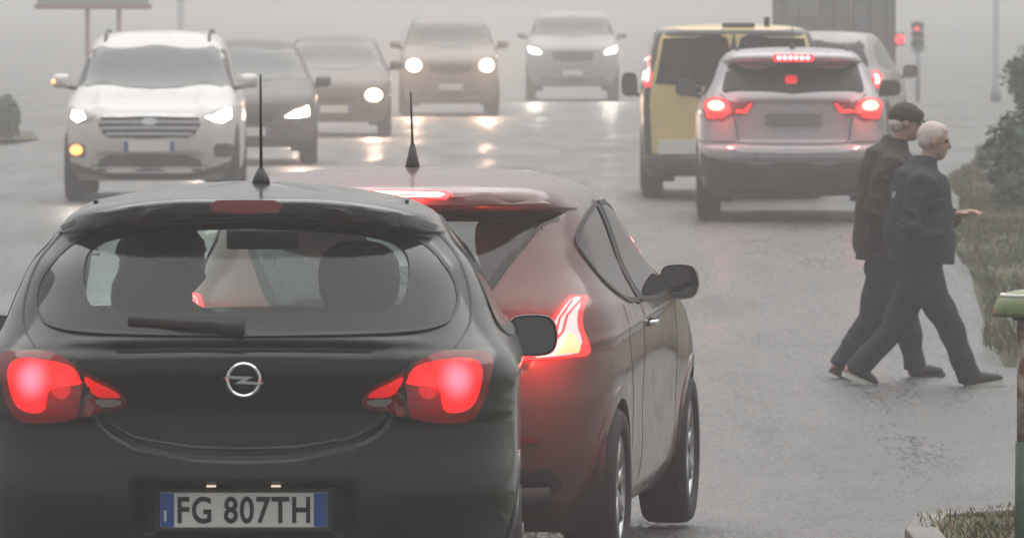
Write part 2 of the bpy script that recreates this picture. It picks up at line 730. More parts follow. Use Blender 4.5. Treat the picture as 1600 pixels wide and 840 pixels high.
        faces = [tuple(f) for f in f2] + [tuple(i + n for i in f[::-1]) for f in f2]
        for (a, b2) in list(cnt):
            if (b2, a) not in cnt:
                faces.append((b2, a, a + n, b2 + n))
        o = mesh_obj(name, top + bot, faces, mat, parent or self.root, smooth)
        # make sure the outside faces out
        me = o.data
        bm = bmesh.new()
        bm.from_mesh(me)
        bmesh.ops.recalc_face_normals(bm, faces=bm.faces)
        for e in bm.edges:
            if len(e.link_faces) == 2 and e.link_faces[0].normal.angle(e.link_faces[1].normal, 0) > 0.7:
                e.smooth = False
        bm.to_mesh(me)
        bm.free()
        return o

    def strip(self, name, line, proj, width, mat, off=0.002, parent=None, closed=False, n=60, thick=0.004):
        P = np.array(line, float)
        if closed:
            P = np.vstack([P, P[:1]])
        P = resample(P, n)
        t = np.gradient(P, axis=0)
        t /= np.maximum(np.linalg.norm(t, axis=1, keepdims=True), 1e-9)
        nn = np.stack([-t[:, 1], t[:, 0]], 1)
        rows = []
        for side in (-1, 1):
            rows.append(P + nn * side * width / 2)
        v = []
        for lift in (off, off - thick):
            for R in rows:
                for p in R:
                    h, nrm, d = self.ray(proj, p[0], p[1])
                    v.append(h + nrm * lift)
        f = []
        for i in range(n - 1):
            f.append((i, i + 1, n + i + 1, n + i))
            f.append((2 * n + i, 3 * n + i, 3 * n + i + 1, 2 * n + i + 1))
            f.append((i, 2 * n + i, 2 * n + i + 1, i + 1))
            f.append((n + i, n + i + 1, 3 * n + i + 1, 3 * n + i))
        return mesh_obj(name, v, f, mat, parent or self.root, False)

    def wheel(self, xc, r, track, width=0.2, spokes=5, steer=0.0, rim_mat=None, sides=(-1, 1)):
        for sgn in sides:
            y = sgn * track
            h = width / 2
            rr = r * 0.70
            prof = [(rr, -h * 0.85), (rr * 1.05, -h), (r * 0.93, -h), (r * 0.985, -h * 0.8), (r, -h * 0.4), (r, h * 0.4),
                    (r * 0.985, h * 0.8), (r * 0.93, h), (rr * 1.05, h), (rr, h * 0.85), (rr * 0.97, 0), (rr, -h * 0.85)]
            w = MB().lathe(prof, 44).build('wheel', M['rubber'], self.root)
            w.location = (xc, y, r)
            w.rotation_euler = (0, 0, steer)
            R = MB()
            o = sgn * h * 0.72
            R.lathe([(rr * 0.99, o - 0.02 * sgn), (rr * 0.99, o + 0.012 * sgn), (rr * 0.9, o + 0.012 * sgn), (rr * 0.88, o - 0.02 * sgn), (rr * 0.99, o - 0.02 * sgn)], 40)
            R.lathe([(0.001, o + 0.004 * sgn), (rr * 0.2, o + 0.004 * sgn), (rr * 0.24, o - 0.03 * sgn), (0.001, o - 0.03 * sgn)], 20)
            for k in range(spokes):
                for da in (-0.10, 0.10):
                    a = 2 * pi * k / spokes + 0.3
                    p0 = Vector((cos(a) * rr * 0.16, o - 0.004 * sgn, sin(a) * rr * 0.16))
                    p1 = Vector((cos(a + da) * rr * 0.93, o, sin(a + da) * rr * 0.93))
                    R.tube([p0, p1], [(0.012, 0.018), (0.011, 0.017)], 8, up=(0, 1, 0))
            R.build('rim', rim_mat or M['rim'], w)
            D = MB().lathe([(0.001, o - sgn * 0.06), (rr * 0.95, o - sgn * 0.06), (rr * 0.95, o - sgn * 0.08), (0.001, o - sgn * 0.08)], 28)
            D.build('brake_disc', M['black'], w)

    def arches(self, xc, zc, r, half_w, lip_mat=None):
        """liner behind the opening and a lip round it"""
        self.cut_arch(xc, zc, r)
        for sgn, proj in ((-1, 'S-'), (1, 'S+')):
            pr = []
            n = 26
            v, f = [], []
            rl = r + 0.012
            for k in range(n + 1):
                a = radians(-25) + radians(230) * k / n
                for yy in (half_w - 0.03, half_w - 0.34):
                    v.append((xc + rl * cos(a), sgn * yy, zc + rl * sin(a)))
            for k in range(n):
                f.append((2 * k, 2 * k + 1, 2 * k + 3, 2 * k + 2))
            f.append(tuple(2 * k + 1 for k in range(n + 1)))
            mesh_obj('arch_liner', v, f, M['black'], self.root)
            ring_o = [(xc + (r + 0.045) * cos(a), zc + (r + 0.045) * sin(a)) for a in np.linspace(radians(-20), radians(200), 40)]
            ring_i = [(xc + (r - 0.006) * cos(a), zc + (r - 0.006) * sin(a)) for a in np.linspace(radians(200), radians(-20), 40)]
            pts = [p for p in ring_o + ring_i if p[1] > self.spec['z'][0] + 0.01]
            self.panel('arch_lip', pts, proj, lip_mat or self.paint, off=0.006, thick=0.02, step=0.05)

    def number_plate(self, text, u, z, proj, w=0.52, h=0.11, off=0.012, bands=True, char_h=0.084, back=None, pitch=0.0, sx=0.80):
        hit, nrm, d = self.ray(proj, u, z)
        rootp = MB().box((0, 0, 0), (0.012, w, h), bev=0.004).build('number_plate', M['plate'], self.root, smooth=False)
        face = -1 if proj == 'R' else 1
        rootp.location = hit + Vector((face * off, 0, 0))
        rootp.rotation_euler = (0, pitch, 0)
        bw = 0.042
        if bands:
            for sgn in (-1, 1):
                MB().box((face * 0.0065, sgn * (w / 2 - bw / 2 - 0.002), 0), (0.003, bw, h - 0.006)).build('blue_band', M['plate_blue'], rootp, False)
        if text:
            MB().box((face * 0.0082, -face * 0 + (w / 2 - bw * 0.40) * (1 if face < 0 else -1), -h * 0.16), (0.002, 0.007, 0.034)).build('country_letter', M['white_mark'], rootp, False)
            fr_ = MB()
            for sg_ in (-1, 1):
                fr_.box((face * 0.002, 0, sg_ * (h / 2 + 0.006)), (0.020, w + 0.03, 0.012), bev=0.003)
                fr_.box((face * 0.002, sg_ * (w / 2 + 0.008), 0), (0.019, 0.014, h + 0.002), bev=0.003)
            fr_.build('plate_frame', M['black'], rootp, False)
            cu = bpy.data.curves.new('t', 'FONT')
            cu.body = text
            cu.size = char_h * 1.38
            cu.align_x = 'CENTER'
            cu.align_y = 'CENTER'
            cu.extrude = 0.0008
            cu.offset = 0.0024
            cu.space_character = 1.10
            to = bpy.data.objects.new('t', cu)
            COL.objects.link(to)
            bpy.context.view_layer.update()
            me = bpy.data.meshes.new_from_object(to.evaluated_get(bpy.context.evaluated_depsgraph_get()))
            bpy.data.objects.remove(to)
            me.materials.clear()
            me.materials.append(M['letter'])
            xs = [v.co.x for v in me.vertices]
            ys = [v.co.y for v in me.vertices]
            wid, hei = max(xs) - min(xs), max(ys) - min(ys)
            tw = (w - (2 * bw if bands else 0)) * 0.94
            fx, fy = min(tw / wid, 1.0) if sx is None else tw / wid, char_h / hei
            cx, cy = (max(xs) + min(xs)) / 2, (max(ys) + min(ys)) / 2
            for v in me.vertices:
                X, Y, Z = (v.co.x - cx) * fx, (v.co.y - cy) * fy, v.co.z
                v.co = (face * (0.0072 + Z), -X if face < 0 else X, Y)
            ob = bpy.data.objects.new('plate_lettering', me)
            COL.objects.link(ob)
            ob.parent = rootp
        return rootp

    def mirror(self, y0, x, z, sgn, size=(0.10, 0.20, 0.14), mat=None, back=True, reach=0.03, face='R'):
        """door mirror: shell, glass on the rear-facing side, arm"""
        yc = sgn * (y0 + reach + size[1] / 2)
        sh = MB()
        n = 14
        prof = smooth_closed([(-0.5, -0.25), (-0.42, 0.36), (-0.1, 0.5), (0.36, 0.44), (0.5, 0.05), (0.42, -0.38), (0.1, -0.5), (-0.36, -0.46)], 4)
        rings = []
        for t, k in ((0.0, 0.96), (0.12, 1.0), (0.35, 0.97), (0.6, 0.85), (0.82, 0.6), (0.97, 0.25)):
            rings.append([(x + size[0] * 1.3 * t, yc + sgn * p[0] * size[1] * k, z + p[1] * size[2] * k) for p in prof])
        v = [p for r in rings for p in r]
        m = len(prof)
        f = []
        for i in range(len(rings) - 1):
            for j in range(m):
                j2 = (j + 1) % m
                f.append((i * m + j, i * m + j2, (i + 1) * m + j2, (i + 1) * m + j))
        f.append(tuple(range(m)))
        f.append(tuple((len(rings) - 1) * m + j for j in range(m)))
        shell = mesh_obj('door_mirror', v, f, mat or self.paint, self.root)
        if back:
            mesh_obj('mirror_glass', [(x - 0.003, yc + sgn * p[0] * size[1] * 0.88, z + p[1] * size[2] * 0.88) for p in prof],
                     [tuple(range(m))], M['mirror'], shell)
        MB().tube([(x + 0.05, sgn * (y0 - 0.06), z - size[2] * 0.55), (x + 0.05, yc - sgn * size[1] * 0.2, z - size[2] * 0.36)], [(0.025, 0.04), (0.02, 0.035)], 10).build('mirror_arm', M['black'], shell)
        return shell

    def antenna(self, x, y, length, lean=0.0, base_h=0.05, side=0.0):
        h = self.bvh.ray_cast(Vector((x, y, 5)), Vector((0, 0, -1)))[0]
        b = MB().tube([h + Vector((0, 0, -0.004)), h + Vector((0, 0, 0.015)), h + Vector((0.005 * 0, 0, base_h))], [(0.03, 0.03), (0.026, 0.026), (0.009, 0.009)], 12, up=(1, 0, 0)).build('antenna_base', M['black'], self.root)
        MB().tube([h + Vector((0, 0, base_h * 0.8)), h + Vector((lean, side, base_h + length))], [0.0055, 0.0035], 8, up=(1, 0, 0)).build('antenna_rod', M['black'], b)


def point_light(name, loc, col, watts, parent=None, radius=0.05, spot=None, rot=None):
    d = bpy.data.lights.new(name, 'SPOT' if spot else 'POINT')
    d.energy = watts
    d.color = col
    d.shadow_soft_size = radius
    if spot:
        d.spot_size = spot
        d.spot_blend = 0.8
    o = bpy.data.objects.new(name, d)
    COL.objects.link(o)
    o.location = loc
    if rot:
        o.rotation_euler = rot
    if parent is not None:
        o.parent = parent
    return o


def place(px, d, back=False):
    """world x of photo column px at distance d"""
    return (px - 800) * d / F_PX

# ------------------------------------------------------------------ ground, road, verges
def asphalt():
    m, nt, out = new_mat('wet_asphalt')
    N, L = nt.nodes, nt.links
    p = N.new('ShaderNodeBsdfPrincipled')
    tc = N.new('ShaderNodeTexCoord')

    def noise(scale, detail=5, vec=None, rough=0.6):
        n = N.new('ShaderNodeTexNoise')
        n.inputs['Scale'].default_value = scale
        n.inputs['Detail'].default_value = detail
        n.inputs['Roughness'].default_value = rough
        L.new(vec or tc.outputs['Object'], n.inputs['Vector'])
        return n
    mp = N.new('ShaderNodeMapping')
    mp.inputs['Scale'].default_value = (1.0, 0.12, 1.0)       # tyre tracks: streaks along the road
    L.new(tc.outputs['Object'], mp.inputs['Vector'])
    n1, n2, n3 = noise(0.5), noise(60, 4), noise(1.6, 4, mp.outputs[0])
    r = N.new('ShaderNodeValToRGB')
    r.color_ramp.elements[0].position = 0.3
    r.color_ramp.elements[0].color = (0.052, 0.054, 0.053, 1)
    r.color_ramp.elements[1].position = 0.7
    r.color_ramp.elements[1].color = (0.105, 0.104, 0.10, 1)
    a = N.new('ShaderNodeMath')
    a.operation = 'ADD'
    b = N.new('ShaderNodeMath')
    b.operation = 'MULTIPLY_ADD'
    b.inputs[1].default_value = 0.5
    L.new(n2.outputs['Fac'], b.inputs[0])
    L.new(n1.outputs['Fac'], b.inputs[2])
    s = N.new('ShaderNodeMath')
    s.operation = 'MULTIPLY_ADD'
    s.inputs[1].default_value = 0.55
    L.new(n3.outputs['Fac'], s.inputs[0])
    L.new(b.outputs[0], s.inputs[2])
    h = N.new('ShaderNodeMath')
    h.operation = 'MULTIPLY'
    h.inputs[1].default_value = 0.49
    L.new(s.outputs[0], h.inputs[0])
    mp4 = N.new('ShaderNodeMapping')
    mp4.inputs['Scale'].default_value = (1.0, 0.09, 1.0)      # aggregate dragged into fine streaks by the tyres
    L.new(tc.outputs['Object'], mp4.inputs['Vector'])
    n4 = noise(34, 4, mp4.outputs[0], 0.75)
    g4 = N.new('ShaderNodeMath')
    g4.operation = 'MULTIPLY_ADD'
    g4.inputs[1].default_value = 1.4
    g4.inputs[2].default_value = -0.70
    L.new(n4.outputs['Fac'], g4.inputs[0])
    h4 = N.new('ShaderNodeMath')
    h4.operation = 'ADD'
    L.new(h.outputs[0], h4.inputs[0])
    L.new(g4.outputs[0], h4.inputs[1])
    L.new(h4.outputs[0], r.inputs[0])
    L.new(r.outputs[0], p.inputs['Base Color'])
    mr = N.new('ShaderNodeMapRange')
    mr.inputs['From Min'].default_value = 0.35
    mr.inputs['From Max'].default_value = 0.65
    mr.inputs['To Min'].default_value = 0.25
    mr.inputs['To Max'].default_value = 0.66
    rr4 = N.new('ShaderNodeMath')
    rr4.operation = 'MULTIPLY_ADD'
    rr4.inputs[1].default_value = 0.9
    L.new(g4.outputs[0], rr4.inputs[0])
    L.new(n3.outputs['Fac'], rr4.inputs[2])
    L.new(rr4.outputs[0], mr.inputs['Value'])
    L.new(mr.outputs[0], p.inputs['Roughness'])
    bp = N.new('ShaderNodeBump')
    bp.inputs['Strength'].default_value = 0.35
    bp.inputs['Distance'].default_value = 0.004
    nb = noise(120, 3)
    L.new(nb.outputs['Fac'], bp.inputs['Height'])
    L.new(bp.outputs['Normal'], p.inputs['Normal'])
    L.new(p.outputs[0], out.inputs['Surface'])
    return m


def soil():
    m, nt, out = new_mat('grass_soil')
    N, L = nt.nodes, nt.links
    p = N.new('ShaderNodeBsdfPrincipled')
    p.inputs['Roughness'].default_value = 0.95
    tc = N.new('ShaderNodeTexCoord')
    n = N.new('ShaderNodeTexNoise')
    n.inputs['Scale'].default_value = 1.3
    n.inputs['Detail'].default_value = 8
    n.inputs['Roughness'].default_value = 0.7
    L.new(tc.outputs['Object'], n.inputs['Vector'])
    r = N.new('ShaderNodeValToRGB')
    e = r.color_ramp.elements
    e[0].position, e[0].color = 0.30, (0.055, 0.075, 0.028, 1)
    e[1].position, e[1].color = 0.72, (0.13, 0.085, 0.050, 1)
    x = e.new(0.5)
    x.color = (0.085, 0.085, 0.045, 1)
    L.new(n.outputs['Fac'], r.inputs[0])
    L.new(r.outputs[0], p.inputs['Base Color'])
    b = N.new('ShaderNodeBump')
    b.inputs['Strength'].default_value = 0.8
    b.inputs['Distance'].default_value = 0.05
    L.new(n.outputs['Fac'], b.inputs['Height'])
    L.new(b.outputs['Normal'], p.inputs['Normal'])
    L.new(p.outputs[0], out.inputs['Surface'])
    return m


M['asphalt'] = asphalt()
M['soil'] = soil()
M['kerb'] = principled('kerb_stone', (0.20, 0.185, 0.17), rough=0.7, noise=0.3, nscale=6, bump=0.4, bscale=60)
M['marking'] = principled('worn_marking', (0.125, 0.123, 0.12), rough=0.4, noise=0.6, nscale=9, bump=0.3, bscale=80)


def strip_sheet(name, ys, x0, x1, dz, mat, nx=6):
    v, f = [], []
    for y in ys:
        a, b = x0(y), x1(y)
        for k in range(nx + 1):
            v.append((a + (b - a) * k / nx, y, zg(y) + dz))
    for i in range(len(ys) - 1):
        for k in range(nx):
            q = i * (nx + 1) + k
            f.append((q, q + 1, q + nx + 2, q + nx + 1))
    return mesh_obj(name, v, f, mat)


YS = list(np.arange(-50, 110, 1.0)) + list(np.arange(110, 400, 10.0)) + list(np.arange(400, 2501, 100.0))
edge_r = pchip([(44, 3.0), (50, 3.25), (60, 3.75), (79, 4.85), (105, 7.0), (150, 12.0), (200, 19.0), (400, 60.0), (2500, 200.0)])
structure(strip_sheet('ground', YS, lambda y: -260, lambda y: 260, -0.03, M['soil'], 4))
structure(strip_sheet('road', YS, lambda y: -70.0, lambda y: float(edge_r(y)) if y > 44 else (14.0 if y > 29.9 else 1.52 + 0 * y), 0.0, M['asphalt'], 8))


def verge(name, poly, h):
    """raised grassy piece with a kerb round its road side"""
    bm = bmesh.new()
    step = 0.5
    P = np.array(poly)
    pts = [tuple(p) for p in P]
    edges = [(i, (i + 1) % len(pts)) for i in range(len(pts))]
    x0, y0 = P.min(0)
    x1, y1 = P.max(0)
    gx, gy = np.meshgrid(np.arange(x0, x1, 0.6), np.arange(y0, y1, 0.8))
    G = np.stack([gx.ravel(), gy.ravel()], 1)
    G = G[inside_many(G, poly)]
    r = delaunay_2d_cdt([Vector(p) for p in pts + [tuple(g) for g in G]], edges, [], 0, 1e-6)
    cen = np.array([np.mean([r[0][i][:] for i in f], 0) for f in r[2]])
    ok = inside_many(cen, poly)
    v = [(p[0], p[1], zg(p[1]) + h + 0.02 * sin(p[0] * 2.1 + p[1]) + 0.015 * sin(p[1] * 3.3)) for p in r[0]]
    return structure(mesh_obj(name, v, [f for f, k in zip(r[2], ok) if k], M['soil']))


near_poly = [(1.66, -5), (1.66, 29.2), (1.85, 29.7), (2.3, 29.9), (13, 29.9), (13, -5)]
far_line = [(13, 44.6), (3.5, 44.6), (3.2, 44.9)] + [(float(edge_r(y)) + 0.12, y) for y in np.arange(46, 141, 4)]
far_poly = far_line + [(60, 140), (60, 44.6)]
verge('verge_island', [(-8.6, 104), (-7.3, 105), (-7.0, 108), (-7.3, 111), (-8.6, 112), (-12, 112), (-12, 104)], 0.05)
verge('verge_near', near_poly, 0.075)
verge('verge_far', far_poly, 0.085)
# kerb stones along both verges, one object for each stone
kerb_root = empty('kerb', (0, 0, 0))
structure(kerb_root)


def kerb_line(pts):
    P = resample(np.array(pts, float), max(2, int(np.sum(np.linalg.norm(np.diff(np.array(pts, float), axis=0), axis=1)) / 0.9)))
    for a, b in zip(P[:-1], P[1:]):
        d = b - a
        L_ = float(np.linalg.norm(d))
        c = (a + b) / 2
        o = bpy.data.objects.new('kerb_stone', KERB)
        COL.objects.link(o)
        o.parent = kerb_root
        o.location = (c[0], c[1], zg(c[1]) + 0.02 + random.uniform(-0.006, 0.006))
        o.rotation_euler = (random.uniform(-0.008, 0.008), random.uniform(-0.01, 0.01), math.atan2(d[1], d[0]))
        o.scale = ((L_ - 0.012) / 0.9, 1, 1)


_k = MB().box((0, 0, 0), (0.9, 0.13, 0.18), bev=0.012).build('kerb_stone', M['kerb'], None, False)
KERB = _k.data
bpy.data.objects.remove(_k)
kerb_line([(1.6, 18), (1.6, 29.1), (1.8, 29.75), (2.3, 29.97), (9, 29.97)])


def marking(x0, x1, y0, y1, dz=0.004):
    ys = list(np.linspace(y0, y1, 5))
    o = strip_sheet('road_marking', ys, lambda y: x0, lambda y: x1, dz, M['marking'], 4)
    return structure(o)


marking(-0.35, 0.66, 98, 101.5)
for k in range(5):
    marking(-1.9 - 0.02 * k, -1.78 - 0.02 * k, 50 + 12 * k, 54 + 12 * k)
for y in (55, 66, 80):
    marking(-7.2, -7.08, y, y + 4)

# ------------------------------------------------------------------ grass on the verges
M['grass'] = principled('grass_blade', (0.075, 0.10, 0.035), rough=0.7, noise=0.5, nscale=1.5)
M['dry_grass'] = principled('dry_grass_blade', (0.20, 0.15, 0.07), rough=0.8, noise=0.4, nscale=1.5)


def grass(name, label, poly, n, hmin, hmax, mat, lift):
    P = np.array(poly)
    x0, y0 = P.min(0)
    x1, y1 = P.max(0)
    q = np.stack([rng.uniform(x0, x1, n * 4), rng.uniform(y0, y1, n * 4)], 1)
    q = q[inside_many(q, poly)]
    dens = np.sin(q[:, 0] * 3.1 + 1.3 * np.sin(q[:, 1] * 0.9)) + np.sin(q[:, 1] * 1.7 + q[:, 0])
    q = q[dens > rng.uniform(-2.4, 1.2, len(q))][:n]
    v, f = [], []
    for x, y in q:
        z = zg(y) + lift
        h = random.uniform(hmin, hmax)
        a = random.uniform(0, 2 * pi)
        w = random.uniform(0.003, 0.006) * (1 + h * 3)
        lx, ly = random.gauss(0, 0.45) * h, random.gauss(0, 0.45) * h
        dx, dy = cos(a) * w, sin(a) * w
        b = len(v)
        v += [(x - dx, y - dy, z), (x + dx, y + dy, z), (x + lx * 0.4 + dx * 0.7, y + ly * 0.4 + dy * 0.7, z + h * 0.6),
              (x + lx * 0.4 - dx * 0.7, y + ly * 0.4 - dy * 0.7, z + h * 0.6), (x + lx, y + ly, z + h)]
        f += [(b, b + 1, b + 2, b + 3), (b + 3, b + 2, b + 4)]
    return structure(mesh_obj(name, v, f, mat, None, False), 'stuff', label, 'grass')


near_g = [(1.62, 20), (1.62, 29.3), (2.2, 30.0), (4.0, 29.8), (4.0, 20)]
far_g = [(3.4, 44.4), (3.0, 44.9)] + [(float(edge_r(y)) - 0.06 + 0.09 * sin(y * 1.9), y) for y in np.arange(46, 101, 4)] + [(9.5, 100), (6.2, 70), (4.6, 44.8)]
grass('grass', 'green grass on the verge at the lower right corner', near_g, 16000, 0.02, 0.075, M['grass'], 0.07)
grass('dry_grass', 'dry brown grass blades among the near verge green', near_g, 12000, 0.02, 0.07, M['dry_grass'], 0.07)
grass('grass', 'olive grass on the verge behind the two walkers', far_g, 45000, 0.025, 0.085, M['grass'], 0.08)
grass('dry_grass', 'dry straw coloured grass on the far right verge', far_g, 22000, 0.025, 0.08, M['dry_grass'], 0.08)

# ------------------------------------------------------------------ hedge and shrubs
M['leaf'] = principled('hedge_leaf', (0.040, 0.085, 0.050), rough=0.55, noise=0.5, nscale=3)
M['leaf_b'] = principled('shrub_leaf', (0.075, 0.095, 0.055), rough=0.6, noise=0.5, nscale=3)
M['bark'] = principled('bark', (0.08, 0.06, 0.045), rough=0.9, noise=0.4, nscale=20)


def leafy(name, label, cat, blobs, n, leaf, mat, trunk=None, size_j=0.5, group=None):
    """blobs: ellipsoids (centre, radii); leaves as small bent quads through their outer volume"""
    c0 = blobs[0][0]
    y = c0[1]
    root = empty(name, (c0[0], y, zg(y)))
    tag(root, label, cat, group)
    v, f = [], []
    vol = np.array([b[1][0] * b[1][1] * b[1][2] for b in blobs])
    cnt = (n * vol / vol.sum()).astype(int)
    for (c, r), k in zip(blobs, cnt):
        for _ in range(k):
            d = Vector((random.gauss(0, 1), random.gauss(0, 1), random.gauss(0, 1))).normalized()
            rad = random.uniform(0.35, 1.0) ** 0.5 * (1 + 0.16 * sin(d.x * 5 + c[0]) + 0.16 * sin(d.z * 6 + d.y * 4))
            p = Vector((c[0] + d.x * r[0] * rad - c0[0], c[1] + d.y * r[1] * rad - y, c[2] + d.z * r[2] * rad))
            if p.z < 0.03:
                continue
            s = leaf * random.uniform(1 - size_j, 1 + size_j)
            a = Vector((random.gauss(0, 1), random.gauss(0, 1), random.gauss(0, 0.7))).normalized()
            b = a.cross(Vector((random.gauss(0, 1), random.gauss(0, 1), random.gauss(0, 1)))).normalized()
            q = len(v)
            v += [p - a * s, p + b * s * 0.45, p + a * s, p - b * s * 0.45]
            f += [(q, q + 1, q + 2, q + 3)]
    mesh_obj('foliage', v, f, mat, root, False)
    t = MB()
    for (c, r) in blobs:
        for _ in range(4):
            a = random.uniform(0, 2 * pi)
            e = Vector((c[0] - c0[0] + cos(a) * r[0] * 0.5, c[1] - y + sin(a) * r[1] * 0.5, c[2] + r[2] * random.uniform(-0.1, 0.5)))
            bs = Vector((c[0] - c0[0] + random.uniform(-.05, .05), c[1] - y, 0)) if not trunk else Vector((0, 0, trunk * random.uniform(0.5, 1)))
            mid = (e + bs) / 2 + Vector((random.uniform(-.1, .1), random.uniform(-.1, .1), 0))
            t.tube([bs, mid, e], [0.025, 0.016, 0.006], 6)
    if trunk:
        t.tube([(0, 0, 0), (0.03, 0.02, trunk * 0.5), (0, 0, trunk)], [0.09, 0.07, 0.05], 10)
    st = t.build('trunk' if trunk else 'stem', M['bark'], root)
    if not trunk:
        st['kind'] = 'stuff'
    return root


hx = place(1562, 70)
leafy('hedge', 'dark green clipped hedge at the right edge behind the walkers', 'hedge',
      [((hx + 0.42 + 0.55 * k, 70 + 1.5 * (k % 2), 0.5), (0.5, 0.9, 0.62 + 0.05 * (k % 3))) for k in range(6)], 14000, 0.062, M['leaf'])
leafy('tree', 'dark small tree rising behind the hedge at the right edge', 'tree',
      [((place(1640, 84), 84, 1.15), (0.45, 0.5, 0.38)), ((place(1662, 84), 84.2, 1.2), (0.5, 0.5, 0.5)), ((place(1622, 84), 83.8, 1.15), (0.28, 0.4, 0.35))], 5000, 0.05, M['leaf'], trunk=1.1)
leafy('shrub', 'small grey green shrub at the far left edge beyond the road', 'shrub',
      [((place(4, 108), 108, 0.38), (0.22, 0.3, 0.32)), ((place(14, 108), 108.2, 0.30), (0.16, 0.3, 0.3)), ((place(-14, 108), 108, 0.32), (0.2, 0.3, 0.3))], 1800, 0.04, M['leaf_b'])

# ------------------------------------------------------------------ the two nearest cars
# --- dark hatchback
def corsa_sculpt(P):
    x, y, z = P[:, 0].copy(), P[:, 1], P[:, 2]
    a = np.abs(y)
    rear = 1 - sstep(0.5, 1.0, x)
    zs = np.interp(a, [0, 0.16, 0.34, 0.42, 0.46, 0.50, 1], [0.73, 0.735, 0.765, 0.81, 0.86, 0.95, 1.2])
    inset = 0.055 * sstep(-0.004, 0.024, z - zs) * (1 - sstep(0.86, 1.0, z))
    groove = 0.010 * np.exp(-((z - zs) / 0.008) ** 2) * (a < 0.48)
    crease = 0.020 * np.exp(-((z - (1.062 - 0.03 * a * a)) / 0.014) ** 2) * (1 - sstep(0.38, 0.47, a))
    lip = -0.012 * np.exp(-((z - (1.09 - 0.03 * a * a)) / 0.012) ** 2) * (1 - sstep(0.5, 0.6, a))
    plate = 0.035 * (1 - sstep(0.30, 0.36, a)) * sstep(0.46, 0.49, z) * (1 - sstep(0.635, 0.665, z))
    pod = -0.016 * sstep(0.40, 0.50, a) * sstep(0.83, 0.86, z) * (1 - sstep(1.03, 1.06, z))
    bulge = -0.045 * np.exp(-((z - 0.60) / 0.13) ** 2) * (1 - plate / 0.035)
    low = 0.05 * (1 - sstep(0.24, 0.40, z)) * (1 - sstep(0.5, 0.62, a))
    x += rear * (inset + groove + crease + lip + plate + pod + low + bulge)
    y = y * (1 + 0.018 * np.exp(-((z - 0.98) / 0.05) ** 2))
    z = z - 0.050 * sstep(0.12, 0.66, a) ** 1.4 * sstep(1.28, 1.44, z)
    return np.column_stack([x, y, z])


CORSA = dict(
    z=(0.20, 1.526), zextra=[1.448, 1.452, 1.456, 1.460, 1.50, 1.508, 1.514, 1.518, 1.522, 0.725, 0.732, 0.738, 0.745, 1.055, 1.062, 1.07],
    xr=[(0.20, 0.22), (0.28, 0.08), (0.38, 0.03), (0.50, 0.005), (0.60, 0.0), (0.68, 0.0), (0.74, 0.008), (0.86, 0.012), (0.98, 0.02), (1.05, 0.035), (1.10, 0.075),
        (1.20, 0.165), (1.30, 0.26), (1.40, 0.355), (1.445, 0.40), (1.452, 0.30), (1.47, 0.285), (1.50, 0.285), (1.512, 0.30), (1.52, 0.34), (1.526, 0.42)],
    xf=[(0.20, 3.90), (0.35, 4.0), (0.55, 4.02), (0.72, 3.97), (0.84, 3.82), (0.95, 3.4), (1.02, 3.05), (1.10, 2.90), (1.25, 2.60), (1.40, 2.25), (1.48, 2.02), (1.526, 1.80)],
    w=[(0.20, 0.79), (0.30, 0.845), (0.45, 0.868), (0.75, 0.873), (0.95, 0.868), (1.03, 0.845), (1.10, 0.80), (1.20, 0.758), (1.30, 0.712), (1.40, 0.658), (1.46, 0.622), (1.50, 0.585), (1.526, 0.53)],
    ar=[(0.2, 0.50), (0.6, 0.50), (1.0, 0.52), (1.2, 0.60), (1.45, 0.55), (1.526, 0.45)], mr=[(0.2, 3.8), (1.0, 3.8), (1.2, 3.4), (1.526, 3.2)], nr=2.2,
    taper=(0.045, 0.08), crown=0.026, sculpt=corsa_sculpt)
CD = 22.5
P_DARK = paint('dark_grey_paint', (0.005, 0.011, 0.012), metal=0.0, rough=0.4, coat=1.0, spec=0.1, coat_ior=1.33)
corsa = Car('parked_car', CORSA, P_DARK, (place(380, CD), CD, zg(CD)), radians(90.5),
            'dark grey hatchback seen from behind in the foreground, number plate FG 807TH', 'car', lining=True, seg=(80, 50, 30), dz=0.011)
corsa.root.name = 'car'
c = corsa
rw_out = sym(smooth_open([(0, 1.446), (0.25, 1.436), (0.42, 1.418), (0.55, 1.37), (0.622, 1.30), (0.655, 1.235), (0.655, 1.175), (0.61, 1.128), (0.44, 1.108), (0, 1.100)], 5))
rw_in = sym(smooth_open([(0, 1.438), (0.25, 1.427), (0.41, 1.405), (0.49, 1.37), (0.52, 1.31), (0.51, 1.215), (0.47, 1.168), (0.40, 1.158), (0, 1.156)], 5))
ws_out = sym([(0, 1.47), (0.50, 1.455), (0.56, 1.40), (0.66, 1.10), (0.66, 1.06), (0, 1.05)])
sw_out = smooth_closed([(0.86, 1.14), (0.98, 1.27), (1.25, 1.39), (1.75, 1.415), (2.05, 1.36), (2.45, 1.17), (2.62, 1.065), (2.2, 1.045), (1.2, 1.065)], 4)
c.cut(rw_in, 'R', -0.004)
c.cut(ws_out, 'F', 0.02)
for pr in ('S-', 'S+'):
    c.cut(sw_out, pr, 0.015)
c.arches(0.68, 0.32, 0.345, 0.86)
c.arches(3.18, 0.32, 0.345, 0.86)
c.finish()
c.panel('rear_window', rw_in, 'R', M['glass_rear'], off=0.003, thick=0.004, step=0.05)
c.panel('window_surround', rw_out, 'R', M['dark_glass'], off=0.006, thick=0.012, inner=shrink(rw_in, 0.012), step=0.03)
c.strip('window_seal', rw_out, 'R', 0.010, M['black'], off=0.008, closed=True, n=160, thick=0.01)
c.panel('windscreen', ws_out, 'F', M['glass'], off=0.003, thick=0.005, step=0.08)
